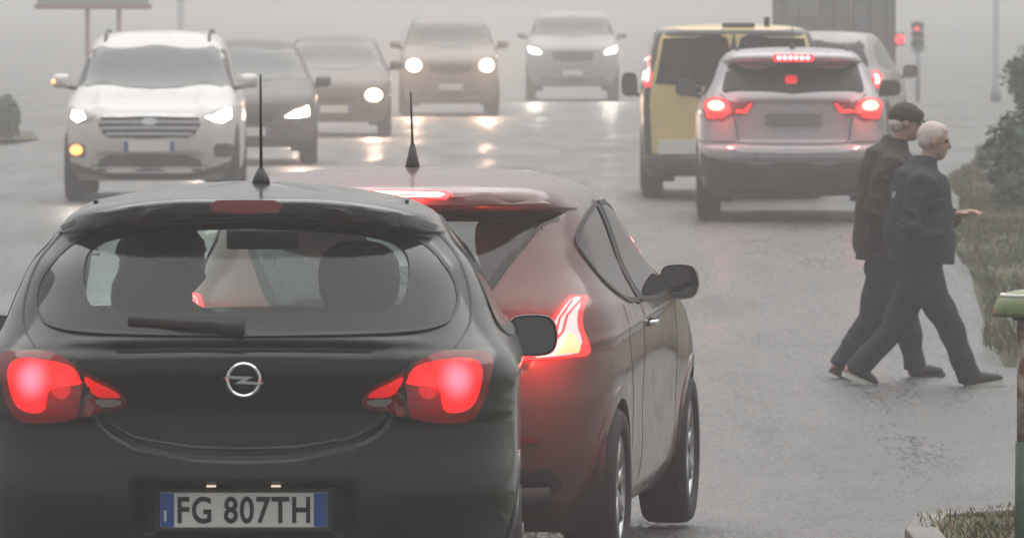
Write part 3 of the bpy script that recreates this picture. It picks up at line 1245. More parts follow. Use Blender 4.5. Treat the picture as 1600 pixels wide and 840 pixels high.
for pr in ('S-', 'S+'):
    c.panel('side_window', sw_out, pr, M['glass'], off=0.003, thick=0.005, step=0.08)
    c.strip('window_frame', sw_out, pr, 0.03, M['black'], off=0.006, closed=True, n=120, thick=0.012)
c.wheel(0.68, 0.31, 0.765)
c.wheel(3.18, 0.31, 0.765)
# tailgate shut lines
gate = smooth_open([(0.60, 1.40), (0.665, 1.32), (0.70, 1.22), (0.70, 1.13), (0.655, 1.062)], 6)
for g in (gate, mir(gate)):
    c.strip('tailgate_gap', g, 'R', 0.007, M['black'], off=0.0015, n=50)
seam = smooth_open([(-0.455, 0.85), (-0.43, 0.808), (-0.34, 0.762), (-0.16, 0.733), (0, 0.728), (0.16, 0.733), (0.34, 0.762), (0.43, 0.808), (0.455, 0.85)], 6)
c.strip('tailgate_gap', seam, 'R', 0.012, M['black'], off=0.001, n=90)
# roof-edge spoiler with the unlit high brake lamp
sp = sym([(0, 1.506), (0.20, 1.505), (0.35, 1.492), (0.47, 1.470), (0.56, 1.440), (0.60, 1.420), (0.59, 1.412), (0.47, 1.430), (0.35, 1.446), (0.20, 1.457), (0, 1.459)])
c.panel('spoiler', sp, 'R', M['black'], off=0.004, thick=0.012, step=0.03)
c.panel('high_brake_lamp', sym([(0, 1.510), (0.09, 1.509), (0.115, 1.500), (0.10, 1.476), (0, 1.474)]), 'R', M['red_lens'], off=0.009, thick=0.01)
# tail lamps
lamp = smooth_closed([(0.385, 0.938), (0.365, 0.888), (0.424, 0.868), (0.524, 0.850), (0.604, 0.832), (0.690, 0.834), (0.733, 0.88), (0.757, 0.96), (0.762, 1.03), (0.694, 1.046), (0.604, 1.046), (0.534, 1.02), (0.464, 0.978)], 4)
lit = smooth_closed([(0.505, 0.975), (0.53, 1.005), (0.60, 1.022), (0.69, 1.024), (0.728, 1.00), (0.728, 0.95), (0.705, 0.885), (0.66, 0.862), (0.615, 0.872), (0.60, 0.93), (0.56, 0.948), (0.51, 0.952)], 4)
lit_b = smooth_closed([(0.385, 0.915), (0.40, 0.935), (0.455, 0.962), (0.49, 0.978), (0.485, 0.948), (0.468, 0.920)], 4)
clear_b = smooth_closed([(0.385, 0.905), (0.465, 0.908), (0.455, 0.885), (0.39, 0.888)], 4)
hit = c.ray('R', 0.655, 0.965)[0]
hitl = c.ray('R', -0.655, 0.965)[0]
RED = (1.0, 0.006, 0.006)
for k, (fl, hp) in enumerate(((lambda q: q, hit), (mir, hitl))):
    LM = lamp_mat('brake_lamp_lit_%d' % k, hp, 0.006, 0.085, (1.0, 0.24, 0.34), RED, 0.62, 0.50)
    LB = lamp_mat('tail_lamp_dim_%d' % k, hp, 0.05, 0.3, RED, (1.0, 0.005, 0.005), 0.42, 0.22)
    base = c.panel('tail_lamp', fl(lamp), 'R', M['red_lens'], off=0.010, thick=0.03, step=0.02)
    c.panel('brake_light', fl(lit), 'R', LM, off=0.0135, thick=0.006, step=0.02, parent=base)
    c.panel('tail_light', fl(lit_b), 'R', LB, off=0.0135, thick=0.006, step=0.02, parent=base)
    point_light('brake_glow', hp + Vector((-0.14, 0, 0)), (1, 0.03, 0.03), 0.5, c.root, 0.06)
    c.panel('reversing_light', fl(clear_b), 'R', M['clear_lens'], off=0.013, thick=0.006, step=0.02, parent=base)
for fl in (lambda q: q, mir):
    c.strip('lamp_divider', fl([(0.525, 1.030), (0.500, 0.985), (0.492, 0.93), (0.505, 0.855)]), 'R', 0.010, M['black'], off=0.016, n=24, thick=0.01)
    for zz_ in (0.890, 0.915):
        c.strip('lens_rib', fl([(0.52, zz_ - 0.004), (0.595, zz_)]), 'R', 0.005, M['red_lens'], off=0.0145, n=10, thick=0.005)
# emblem: ring and bolt
em = MB()
hc = c.ray('R', 0, 0.968)[0]
for k in range(36):
    pass
ring = [(0, 0, 0)]
em.lathe([(0.046, -0.004), (0.054, -0.004), (0.055, 0.002), (0.050, 0.006), (0.045, 0.002), (0.046, -0.004)], 40)
em.v = [(v[1] * -1, v[0], v[2]) for v in em.v]
bolt = [(-0.064, 0.006), (-0.05, 0.013), (0.030, 0.010), (0.004, -0.003), (0.064, -0.008), (0.05, -0.015), (-0.030, -0.011), (-0.004, 0.002)]
n0 = len(em.v)
em.v += [(-0.006, -p[0], p[1]) for p in bolt] + [(0.006, -p[0], p[1]) for p in bolt]
nb = len(bolt)
em.f += [tuple(n0 + i for i in (0, 1, 2, 7)), tuple(n0 + i for i in (2, 3, 6, 7)), tuple(n0 + i for i in (3, 4, 5, 6))]
em.f += [(n0 + i, n0 + (i + 1) % nb, n0 + nb + (i + 1) % nb, n0 + nb + i) for i in range(nb)]
eo = em.build('emblem', M['chrome'], c.root, False)
eo.location = hc + Vector((-0.006, 0, 0))
# wiper
MB().tube([c.ray('R', -0.36, 1.148)[0] + Vector((-0.02, 0, 0)), c.ray('R', -0.10, 1.132)[0] + Vector((-0.03, 0, 0)), c.ray('R', 0.0, 1.118)[0] + Vector((-0.03, 0, 0))],
          [(0.014, 0.010), (0.022, 0.012), (0.030, 0.02)], 10).build('wiper', M['black'], c.root)
c.number_plate('FG 807TH', 0.0, 0.566, 'R', off=0.010)
for u in (-0.1, 0.1):
    h_ = c.ray('R', u, 0.648)[0]
    pl = MB().box((0, 0, 0), (0.02, 0.03, 0.007), bev=0.002).build('plate_lamp', emis('plate_lamp_lit', (1, 0.75, 0.55), 0.3), c.root, False)
    pl.location = h_ + Vector((-0.012, 0, -0.006))
c.antenna(0.98, -0.03, 0.30, lean=-0.06)
for sg in (-1, 1):
    c.mirror(0.80, 2.62, 0.985, sg, (0.12, 0.18, 0.145), M['black'])
for sg in (-1, 1):
    hh = c.bvh.ray_cast(Vector((0.95, sg * 0.50, 5)), Vector((0, 0, -1)))[0]
    MB().box(hh + Vector((0, 0, 0.004)), (0.12, 0.012, 0.014), bev=0.004).build('roof_ditch_cap', M['black'], c.root, False)
# lower black insert of the bumper
c.panel('bumper_insert', sym([(0, 0.41), (0.45, 0.40), (0.60, 0.37), (0.66, 0.31), (0.60, 0.24), (0, 0.23)]), 'R', M['black'], off=0.005, thick=0.01, step=0.04)


def cabin(car, x_front, x_rear, z_belt, half, wheel_y=0.33):
    r = car.root
    b = MB().box((x_front + 0.36, 0, z_belt - 0.24), (0.72, 2 * half, 0.40), bev=0.06).build('dashboard', M['trim'], r)
    MB().box(((x_front + x_rear) / 2, 0, 0.32), (x_front - x_rear + 0.5, 2 * half, 0.06)).build('cabin_floor', M['trim'], r)
    for sg in (-1, 1):
        y = sg * 0.34
        s = MB()
        s.box((x_front - 0.62, y, 0.52), (0.50, 0.46, 0.16), bev=0.06)
        s.box((x_front - 0.93, y, 0.84), (0.13, 0.44, 0.60), Matrix.Rotation(-0.30, 4, 'Y'), bev=0.055)
        so = s.build('front_seat', M['seat'], r)
        hz_ = 1.165 if sg > 0 else 1.235
        hr_ = MB()
        rings = [(-0.115, 0.70), (-0.10, 0.86), (-0.05, 0.97), (0.0, 1.0), (0.05, 0.96), (0.085, 0.82), (0.108, 0.55), (0.115, 0.25)]
        hr_.tube([(x_front - 1.05 - 0.2 * q_, y, hz_ + q_) for q_, _ in rings], [(0.05 * w_ ** 0.5, 0.135 * w_) for _, w_ in rings], 20, up=(1, 0, 0))
        hr_.build('headrest', M['seat'], so)
    s = MB()
    s.box((x_rear + 0.85, 0, 0.52), (0.48, 2 * half - 0.1, 0.16), bev=0.05)
    s.box((x_rear + 0.56, 0, 0.80), (0.12, 2 * half - 0.1, 0.52), Matrix.Rotation(-0.25, 4, 'Y'), bev=0.05)
    s.build('rear_seat', M['seat'], r)
    MB().tube([(x_front - 0.14 + 0.06 * cos(a), wheel_y + 0.18 * sin(a), z_belt - 0.12 + 0.17 * cos(a)) for a in np.linspace(0, 2 * pi, 25)], 0.014, 8, cap=False, up=(1, 0, 0)).build('steering_wheel', M['black'], r)
    MB().box((x_front - 0.05, 0, z_belt + 0.285), (0.03, 0.25, 0.07), bev=0.012).build('rear_view_mirror', M['black'], r)


cabin(c, 2.45, 0.15, 1.04, 0.66)

# --- small bronze-lit hatchback ahead of it
def micra_sculpt(P):
    x, y, z = P[:, 0].copy(), P[:, 1].copy(), P[:, 2]
    a = np.abs(y)
    rear = 1 - sstep(0.55, 1.1, x)
    haunch = 1 + 0.010 * np.exp(-((x - 0.75) / 0.40) ** 2) * np.exp(-((z - 0.70) / 0.20) ** 2) + 0.030 * np.exp(-((x - 3.2) / 0.42) ** 2) * np.exp(-((z - 0.68) / 0.18) ** 2)
    waist = 1 - 0.016 * np.exp(-((x - 2.0) / 0.65) ** 2) * np.exp(-((z - 0.60) / 0.14) ** 2)
    crease = 1 + 0.010 * np.exp(-((z - (0.93 + 0.04 * (x - 1.5))) / 0.02) ** 2)
    y *= haunch * waist * crease
    zs = np.interp(a, [0, 0.3, 0.5, 0.56, 0.62, 1], [0.66, 0.67, 0.72, 0.78, 0.9, 1.2])
    x += rear * (0.03 * sstep(0, 0.02, z - zs) * (1 - sstep(0.85, 0.98, z)))
    x += rear * 0.03 * (1 - sstep(0.30, 0.36, a)) * sstep(0.72, 0.75, z) * (1 - sstep(0.88, 0.92, z))
    return np.column_stack([x, y, z])


MICRA = dict(
    z=(0.21, 1.50), zextra=[1.372, 1.376, 1.380, 1.384, 1.45, 1.46, 1.47, 1.48, 1.49],
    xr=[(0.21, 0.2), (0.30, 0.07), (0.42, 0.01), (0.55, 0.0), (0.66, 0.005), (0.74, 0.02), (0.9, 0.05), (1.02, 0.09), (1.12, 0.17), (1.25, 0.28), (1.36, 0.38), (1.372, 0.40), (1.380, 0.22), (1.40, 0.19), (1.44, 0.20), (1.46, 0.26), (1.50, 0.52)],
    xf=[(0.21, 3.85), (0.4, 3.97), (0.6, 3.99), (0.75, 3.92), (0.88, 3.72), (0.98, 3.25), (1.05, 2.98), (1.15, 2.75), (1.3, 2.42), (1.42, 2.1), (1.50, 1.70)],
    w=[(0.21, 0.80), (0.32, 0.85), (0.5, 0.868), (0.75, 0.872), (0.93, 0.866), (1.0, 0.85), (1.06, 0.815), (1.15, 0.768), (1.25, 0.735), (1.36, 0.690), (1.42, 0.65), (1.47, 0.58), (1.50, 0.49)],
    ar=[(0.21, 0.55), (0.7, 0.62), (1.0, 0.62), (1.3, 0.60), (1.50, 0.45)], mr=[(0.21, 3.6), (1.0, 3.4), (1.5, 3.0)], nr=2.2, taper=(0.05, 0.09), crown=0.024, sculpt=micra_sculpt)
MD = 27.2
P_BRONZE = paint('grey_brown_paint', (0.120, 0.050, 0.040), metal=0.2, rough=0.38, coat=1.0, spec=0.2, coat_ior=1.4)
micra = Car('car', MICRA, P_BRONZE, (place(577, MD), MD, zg(MD + 1.5)), radians(90 - 7.5),
            'dark red brown small hatchback with boomerang tail lamps, just ahead of the dark hatchback', 'car', lining=True, seg=(70, 70, 34), dz=0.012)
m_ = micra
mr_out = sym([(0, 1.366), (0.53, 1.362), (0.625, 1.352), (0.635, 1.335), (0.52, 1.22), (0.43, 1.07), (0.38, 1.005), (0.33, 0.985), (0, 0.975)])
mr_in = sym([(0, 1.36), (0.53, 1.355), (0.60, 1.335), (0.50, 1.21), (0.41, 1.07), (0.36, 1.01), (0, 1.0)])
mw_out = sym([(0, 1.455), (0.46, 1.44), (0.52, 1.38), (0.66, 1.10), (0.66, 1.06), (0, 1.05)])
ms_rear = smooth_closed([(0.66, 1.225), (0.72, 1.275), (0.90, 1.325), (1.36, 1.370), (1.41, 1.355), (1.41, 1.02), (1.36, 1.005), (1.10, 1.02), (0.80, 1.11)], 4)
ms_front = smooth_closed([(1.52, 1.355), (1.56, 1.372), (1.80, 1.368), (2.05, 1.310), (2.38, 1.155), (2.56, 1.03), (2.50, 1.0), (2.0, 0.99), (1.56, 1.0), (1.52, 1.02)], 4)
m_.cut(mr_in, 'R', -0.004)
m_.cut(mw_out, 'F', 0.02)
for pr in ('S-', 'S+'):
    m_.cut(ms_rear, pr, 0.012)
    m_.cut(ms_front, pr, 0.012)
m_.arches(0.72, 0.315, 0.345, 0.87)
m_.arches(3.22, 0.315, 0.345, 0.87)
m_.finish()
M['glass_tint'] = glass_mat('tinted_glass', tint=(0.86, 0.87, 0.87), haze=0.03)
M['glass_side'] = glass_mat('side_glass', tint=(0.16, 0.145, 0.14))
m_.panel('rear_window', mr_in, 'R', M['glass_tint'], off=0.003, thick=0.004, step=0.05)
m_.panel('window_surround', mr_out, 'R', M['dark_glass'], off=0.005, thick=0.012, inner=shrink(mr_in, 0.02), step=0.03)
m_.panel('windscreen', mw_out, 'F', M['glass'], off=0.003, thick=0.005, step=0.08)
for pr in ('S-', 'S+'):
    for ol in (ms_rear, ms_front):
        m_.panel('side_window', ol, pr, M['glass_side'], off=0.003, thick=0.005, step=0.06)
        m_.strip('window_frame', ol, pr, 0.018, M['black'], off=0.007, closed=True, n=110, thick=0.014)
    m_.strip('window_pillar', [(1.465, 1.37), (1.465, 1.20), (1.465, 1.0)], pr, 0.075, M['black'], off=0.006, n=30, thick=0.012)
    for xx in (1.465,):
        m_.strip('door_gap', [(xx, 0.99), (xx, 0.60), (xx - 0.01, 0.30)], pr, 0.008, M['black'], off=0.001, n=30)
    m_.strip('door_gap', smooth_open([(0.98, 1.0), (1.02, 0.85), (1.12, 0.62), (1.14, 0.34)], 6), pr, 0.008, M['black'], off=0.001, n=30)
    m_.strip('door_gap', smooth_open([(2.60, 0.99), (2.66, 0.8), (2.66, 0.5), (2.62, 0.3)], 6), pr, 0.008, M['black'], off=0.001, n=30)
    sg = -1 if pr == 'S-' else 1
    for xx, zz in ((1.68, 0.90),):
        h_ = m_.ray(pr, xx, zz)[0]
        MB().tube([h_ + Vector((-0.09, sg * 0.004, 0)), h_ + Vector((-0.05, sg * 0.028, 0.004)), h_ + Vector((0.05, sg * 0.028, 0.006)), h_ + Vector((0.09, sg * 0.004, 0.004))], [(0.012, 0.008)] * 4, 10).build('door_handle', M['chrome'] if xx > 1.5 else M['black'], m_.root)
m_.wheel(0.72, 0.31, 0.77, spokes=7)
m_.wheel(3.22, 0.31, 0.77, spokes=7)
# spoiler face and the lit strip lamp
spm = sym([(0, 1.452), (0.40, 1.446), (0.56, 1.432), (0.645, 1.40), (0.645, 1.388), (0, 1.388)])
m_.panel('spoiler', spm, 'R', P_BRONZE, off=0.004, thick=0.012, step=0.03)
HB = emis('high_brake_lit', (1.0, 0.40, 0.22), 2.4)
HR = emis('high_brake_red', (1.0, 0.006, 0.008), 9.0, base=(0.4, 0.01, 0.01))
hb = m_.panel('high_brake_lamp', sym([(0, 1.452), (0.25, 1.450), (0.28, 1.440), (0.26, 1.424), (0, 1.422)]), 'R', HR, off=0.008, thick=0.012, step=0.03)
m_.panel('lamp_strip', sym([(0, 1.446), (0.235, 1.444), (0.255, 1.438), (0.235, 1.431), (0, 1.429)]), 'R', HB, off=0.012, thick=0.006, step=0.03, parent=hb)
boom = [(0.655, 1.045), (0.675, 1.055), (0.715, 1.045), (0.708, 1.00), (0.712, 0.94), (0.735, 0.875), (0.73, 0.84), (0.66, 0.832), (0.56, 0.828), (0.475, 0.822), (0.478, 0.834), (0.55, 0.852), (0.60, 0.878), (0.622, 0.905), (0.615, 0.935), (0.60, 0.955)]
boom = [(u_ + 0.045, z_) for u_, z_ in boom]
boom_in = [(0.665, 1.030), (0.690, 1.036), (0.675, 1.00), (0.675, 0.95), (0.69, 0.90), (0.69, 0.86), (0.655, 0.85), (0.50, 0.835), (0.58, 0.855), (0.632, 0.885), (0.645, 0.92), (0.632, 0.95), (0.632, 0.965)]
amber = [(0.668, 0.925), (0.69, 0.905), (0.705, 0.868), (0.70, 0.848), (0.62, 0.846), (0.64, 0.872), (0.655, 0.895)]
boom = smooth_closed(boom, 4)
boom_in = smooth_closed([(u_ + 0.045, z_) for u_, z_ in boom_in], 4)
boom_in = [(0.5 * (a_[0] + b_[0]), 0.5 * (a_[1] + b_[1])) for a_, b_ in zip(boom_in, [min(boom, key=lambda q_: (q_[0] - s_[0]) ** 2 + (q_[1] - s_[1]) ** 2) for s_ in boom_in])]
amber = [(u_ + 0.045, z_) for u_, z_ in amber]
BO = emis('boomerang_red', (1.0, 0.005, 0.005), 7.0, base=(0.4, 0.01, 0.01))
BI = emis('boomerang_core', (1.0, 0.30, 0.31), 0.46)
BA = emis('boomerang_amber', (1.0, 0.38, 0.04), 0.60)
for fl in (lambda q: q, mir):
    base = m_.panel('tail_lamp', fl(boom), 'R', BO, off=0.010, thick=0.03, step=0.02)
    m_.panel('lamp_tube', fl(boom_in), 'R', BI, off=0.0135, thick=0.006, step=0.02, parent=base)
    for ln_ in ([(0.738, 1.035), (0.700, 0.985), (0.690, 0.93), (0.655, 0.875), (0.56, 0.842)], [(0.712, 1.035), (0.676, 0.975), (0.668, 0.925)]):
        m_.strip('lamp_streak', fl(ln_), 'R', 0.006, BO, off=0.0175, n=24, thick=0.006, parent=base)
    hb_ = m_.ray('R', fl([(0.69, 0.92)])[0][0], 0.92)[0]
    point_light('tail_glow', hb_ + Vector((-0.16, 0, -0.02)), (1, 0.06, 0.04), 3.5, m_.root, 0.06)
    m_.panel('indicator', fl(amber), 'R', BA, off=0.0165, thick=0.006, step=0.02, parent=base)
for u_ in (-0.16, 0.0, 0.16):
    point_light('high_brake_glow', m_.ray('R', u_, 1.435)[0] + Vector((-0.07, 0, 0.035)), (1, 0.05, 0.06), 0.9, m_.root, 0.03)
m_.antenna(1.12, 0.0, 0.20, lean=-0.05, base_h=0.09)
for sg in (-1, 1):
    m_.mirror(0.775, 2.50, 1.03, sg, (0.12, 0.165, 0.145), P_BRONZE, reach=0.03)
m_.panel('bumper_insert', sym([(0, 0.46), (0.5, 0.45), (0.66, 0.42), (0.70, 0.36), (0.62, 0.26), (0, 0.25)]), 'R', M['black'], off=0.005, thick=0.01, step=0.04)
for fl in (1, -1):
    m_.panel('reflector', [(fl * u_, z_) for u_, z_ in ((0.52, 0.545), (0.62, 0.54), (0.62, 0.515), (0.52, 0.52))], 'R', M['red_lens'], off=0.006, thick=0.008)
m_.number_plate('', 0.0, 0.82, 'R', off=0.012)
cabin(m_, 2.45, 0.15, 1.03, 0.66)
for z_, w_ in ((0.80, 2.0), (0.80, 2.0)):
    pass
# ------------------------------------------------------------------ the other vehicles
def generic(L, W, H, hood=0.95, belt=1.08, nose=0.55, wind=(1.05, 1.75, 2.05), rear=(0.0, 0.10, 0.34, 0.5), crown=0.03, z0=0.22, top=0.60, taper=(0.05, 0.08), mf=3.2, af=0.6, sculpt=None, zextra=()):
    zt = H - crown
    cowl = hood + 0.16
    d = dict(
        z=(z0, zt), zextra=list(zextra) + [zt - 0.004, zt - 0.01, zt - 0.02, zt - 0.03],
        xr=[(z0, rear[0] + 0.14), (z0 + 0.12, rear[0] + 0.03), (0.55, rear[0]), (belt - 0.1, rear[0] + 0.04), (belt, rear[1]), (zt - 0.12, rear[2]), (zt, rear[3])],
        xf=[(z0, L - 0.16), (z0 + 0.10, L - 0.03), (nose, L), (hood - 0.14, L - 0.05), (hood - 0.03, L - 0.20), (hood + 0.06, L - 0.62), (cowl, L - wind[0]), (zt - 0.12, L - wind[1]), (zt, L - wind[2])],
        w=[(z0, 0.90 * W), (z0 + 0.12, 0.975 * W), (0.6, W), (belt - 0.15, 0.995 * W), (belt - 0.02, 0.955 * W), (belt + 0.08, 0.905 * W), (zt - 0.18, 0.79 * W), (zt - 0.06, 0.72 * W), (zt - 0.015, (top + 0.07) * W), (zt, top * W)],
        af=af, mf=mf, ar=0.5, mr=3.6, taper=taper, crown=crown)
    if sculpt:
        d['sculpt'] = sculpt
    return d


def oncoming(name, label, spec, paint_mat, px, d, yaw=0.0, **kw):
    """front bumper centre at photo column px, distance d, facing the camera; yaw>0 turns its nose to the right of the picture"""
    L = max(v for _, v in spec['xf'])
    a = radians(-90) + radians(yaw)
    fx, fy = cos(a) * L, sin(a) * L
    return Car(name, spec, paint_mat, (place(px, d) - fx, d - fy, zg(d)), a, label, kw.pop('cat', 'car'), seg=(26, 26, 40), dz=0.018, **kw)


def head_lamps(car, outline, mat, base_mat=None, glow=None, core=None, sides=(1, -1), watts=0, col=(1, 0.8, 0.55)):
    for s in sides:
        ol = [(s * u, z) for u, z in outline]
        b = car.panel('headlight', ol, 'F', base_mat or M['clear_lens'], off=0.006, thick=0.02, step=0.03)
        if glow:
            car.panel('lit_bulb', [(s * u, z) for u, z in glow], 'F', mat, off=0.012, thick=0.006, step=0.03, parent=b)
        if watts:
            cu, cz = np.mean(np.array(glow or outline), 0)
            h = car.ray('F', s * cu, cz)[0]
            point_light('headlight_beam', h + Vector((0.10, 0, 0)), col, watts, car.root, 0.06, spot=radians(110), rot=(0, radians(-90), 0))


def common_front(car, W, zs_bottom, zs_top, roof_half, wheels=True, r=0.33, hood=0.95, xs=(0.85, None), plate_z=0.55, mirror_z=1.1, mirror_x=1.35, plate=True):
    ws = sym([(0, zs_top), (roof_half * 0.9, zs_top - 0.01), (roof_half, zs_top - 0.05), (W * 0.80, zs_bottom + 0.05), (W * 0.79, zs_bottom), (0, zs_bottom - 0.015)])
    car.panel('windscreen', ws, 'F', M['sky_tone_glass'], off=0.009, thick=0.012, step=0.03)
    for pr in ('S-', 'S+'):
        L = car.L
        sw = smooth_closed([(0.75, zs_bottom + 0.10), (0.95, zs_top - 0.10), (1.5, zs_top - 0.04), (L - 2.1, zs_top - 0.05), (L - 1.75, zs_top - 0.16), (L - 1.42, zs_bottom + 0.04), (L - 1.9, zs_bottom), (1.2, zs_bottom + 0.02)], 4)
        car.panel('side_window', sw, pr, M['dark_glass'], off=0.004, thick=0.008, step=0.08)
    xr_, xf_ = xs[0], car.L - 0.85
    for x in (xr_, xf_):
        car.arches(x, r + 0.005, r + 0.035, W * 0.985, M['black'])
    car.finish()
    for x in (xr_, xf_):
        car.wheel(x, r, W - 0.115, 0.21)
    if plate:
        car.number_plate('', 0, plate_z, 'F', off=0.014)
    for sg in (-1, 1):
        car.mirror(W * 0.93, car.L - mirror_x, mirror_z, sg, (0.13, 0.21, 0.155), None, back=True)


WHITE_LAMP = emis('headlight_white', (1.0, 0.93, 0.80), 9.0)
WARM_LAMP = emis('headlight_warm', (1.0, 0.80, 0.48), 9.0)
COOL_LAMP = emis('headlight_cool', (1.0, 0.98, 0.86), 9.0)
ORANGE_LAMP = emis('fog_lamp_orange', (1.0, 0.30, 0.03), 1.3)
P_WHITE = paint('white_paint', (0.62, 0.60, 0.585), metal=0.0, rough=0.35, coat=0.3)

# --- white oncoming off-roader
def kuga_sculpt(P):
    x, y, z = P[:, 0].copy(), P[:, 1], P[:, 2]
    a = np.abs(y)
    fr = sstep(3.2, 3.8, x)
    x += fr * (-0.04) * (1 - sstep(0.50, 0.56, a)) * sstep(0.30, 0.34, z) * (1 - sstep(0.48, 0.52, z))
    z = z + 0.018 * fr * 0 + 0.02 * np.exp(-((a - 0.52) / 0.06) ** 2) * sstep(2.9, 3.2, x) * sstep(0.92, 0.98, z) * (1 - sstep(1.10, 1.2, z))
    return np.column_stack([x, y, z])


KD = 75.0
ks = generic(4.50, 0.91, 1.755, hood=0.99, belt=1.13, nose=0.58, wind=(1.15, 2.0, 2.35), sculpt=kuga_sculpt, top=0.58, mf=3.6)
kuga = oncoming('car', 'white oncoming off-roader with headlights on and one orange fog lamp lit', ks, P_WHITE, 233, KD, yaw=0.6)
k = kuga
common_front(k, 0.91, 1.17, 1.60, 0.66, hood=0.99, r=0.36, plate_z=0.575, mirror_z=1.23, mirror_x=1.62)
grille = sym([(0, 0.905), (0.42, 0.90), (0.505, 0.865), (0.525, 0.80), (0.47, 0.70), (0.40, 0.665), (0, 0.655)])
g_ = k.panel('grille', grille, 'F', M['black'], off=0.006, thick=0.02, step=0.04)
for z_, hw_ in ((0.885, 0.48), (0.825, 0.51), (0.765, 0.49), (0.705, 0.44)):
    k.strip('grille_bar', [(-hw_, z_ - 0.005), (0, z_), (hw_, z_ - 0.005)], 'F', 0.030, M['rim'], off=0.020, parent=g_, n=24, thick=0.015)
k.panel('emblem', [(0.085 * cos(a), 0.825 + 0.036 * sin(a)) for a in np.linspace(0, 2 * pi, 24, endpoint=False)], 'F', M['chrome'], off=0.03, thick=0.02, parent=None)
k.panel('lower_grille', sym([(0, 0.495), (0.40, 0.49), (0.47, 0.46), (0.60, 0.385), (0.585, 0.365), (0, 0.36)]), 'F', M['grey_plastic'], off=0.006, thick=0.02, step=0.04)
k.panel('bumper_skirt', sym([(0, 0.345), (0.60, 0.345), (0.74, 0.39), (0.86, 0.46), (0.885, 0.32), (0.84, 0.25), (0, 0.235)]), 'F', M['grey_plastic'], off=0.008, thick=0.02, step=0.04)
hl = [(0.54, 0.90), (0.70, 0.96), (0.84, 0.985), (0.85, 0.94), (0.83, 0.84), (0.74, 0.80), (0.64, 0.82), (0.56, 0.86)]
head_lamps(k, hl, WHITE_LAMP, glow=[(0.57, 0.875), (0.66, 0.885), (0.72, 0.925), (0.82, 0.955), (0.825, 0.86), (0.74, 0.815), (0.65, 0.835)], sides=(1,), watts=8, col=(1, 0.86, 0.68))
head_lamps(k, hl, WHITE_LAMP, glow=[(0.66, 0.86), (0.70, 0.93), (0.80, 0.93), (0.81, 0.86), (0.74, 0.82)], sides=(-1,), watts=8, col=(1, 0.86, 0.68))
for sg in (-1, 1):
    fg = [(sg * u_, z_) for u_, z_ in rrect(0.66, 0.85, 0.46, 0.60, 0.05)]
    if sg < 0:
        fg = fg[::-1]
    b_ = k.panel('fog_lamp', fg, 'F', M['grey_plastic'], off=0.007, thick=0.02, step=0.03)
    if sg < 0:
        k.panel('lit_bulb', [(-0.755 + 0.07 * cos(a), 0.535 + 0.055 * sin(a)) for a in np.linspace(0, 2 * pi, 20, endpoint=False)], 'F', ORANGE_LAMP, off=0.014, thick=0.008, step=0.03, parent=b_)
h_ = Vector((4.5 - 1.62 + 0.12, -0.91 * 0.93 - 0.21, 1.225))
MB().ball(h_, (0.03, 0.03, 0.028)).build('mirror_indicator', ORANGE_LAMP, k.root)
for sg in (-1, 1):
    pts = []
    for x_ in np.linspace(0.8, 2.25, 8):
        hh = k.bvh.ray_cast(Vector((x_, sg * 0.55, 5)), Vector((0, 0, -1)))[0]
        pts.append(hh + Vector((0, 0, 0.035 if 0.85 < x_ < 2.2 else 0.0)))
    MB().tube(pts, 0.014, 8).build('roof_rail', M['grey_plastic'], k.root)

# --- dark oncoming hatchback behind it
s2 = generic(4.25, 0.89, 1.56, hood=0.90, belt=1.02, wind=(1.1, 1.85, 2.15))
P_TAUPE = paint('taupe_paint', (0.10, 0.092, 0.085), metal=0.0, coat=0.1, spec=0.3)
car2 = oncoming('car', 'dim dark taupe oncoming car half hidden behind the white off-roader, one headlight showing', s2, P_TAUPE, 388, 92.0, yaw=2.2)
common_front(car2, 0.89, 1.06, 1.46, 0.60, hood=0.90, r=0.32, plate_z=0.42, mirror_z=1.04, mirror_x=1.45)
head_lamps(car2, [(0.42, 0.60), (0.56, 0.70), (0.76, 0.76), (0.80, 0.70), (0.78, 0.62), (0.66, 0.58)], WHITE_LAMP, glow=[(0.46, 0.605), (0.58, 0.68), (0.75, 0.74), (0.765, 0.66), (0.76, 0.615), (0.62, 0.595)], watts=20, col=(1, 0.70, 0.52))
car2.panel('grille', sym([(0, 0.66), (0.36, 0.66), (0.30, 0.54), (0, 0.52)]), 'F', M['black'], off=0.006, thick=0.02, step=0.05)
car2.panel('lower_grille', sym([(0, 0.36), (0.55, 0.37), (0.62, 0.29), (0, 0.27)]), 'F', M['grey_plastic'], off=0.006, thick=0.02, step=0.05)

# --- third oncoming car
s3 = generic(4.2, 0.88, 1.52, hood=0.88, belt=1.0, wind=(1.1, 1.8, 2.1))
P_SAND = paint('sand_paint', (0.15, 0.137, 0.128), metal=0.0, coat=0.1, spec=0.3)
car3 = oncoming('car', 'brownish oncoming car third in the left line, round warm headlight showing', s3, P_SAND, 522, 111.0, yaw=1.0)
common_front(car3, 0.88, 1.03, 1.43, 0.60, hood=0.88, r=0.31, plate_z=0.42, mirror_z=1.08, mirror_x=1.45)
rl = [(0.60 + 0.135 * cos(a), 0.63 + 0.10 * sin(a)) for a in np.linspace(0, 2 * pi, 20, endpoint=False)]
head_lamps(car3, rl, WARM_LAMP, glow=[(0.60 + 0.12 * cos(a), 0.63 + 0.09 * sin(a)) for a in np.linspace(0, 2 * pi, 20, endpoint=False)], watts=40, col=(1, 0.66, 0.46))
car3.panel('grille', sym([(0, 0.62), (0.34, 0.61), (0.30, 0.54), (0, 0.53)]), 'F', M['black'], off=0.006, thick=0.02, step=0.05)
car3.panel('lower_grille', sym([(0, 0.34), (0.5, 0.34), (0.56, 0.28), (0, 0.26)]), 'F', M['grey_plastic'], off=0.006, thick=0.02, step=0.05)

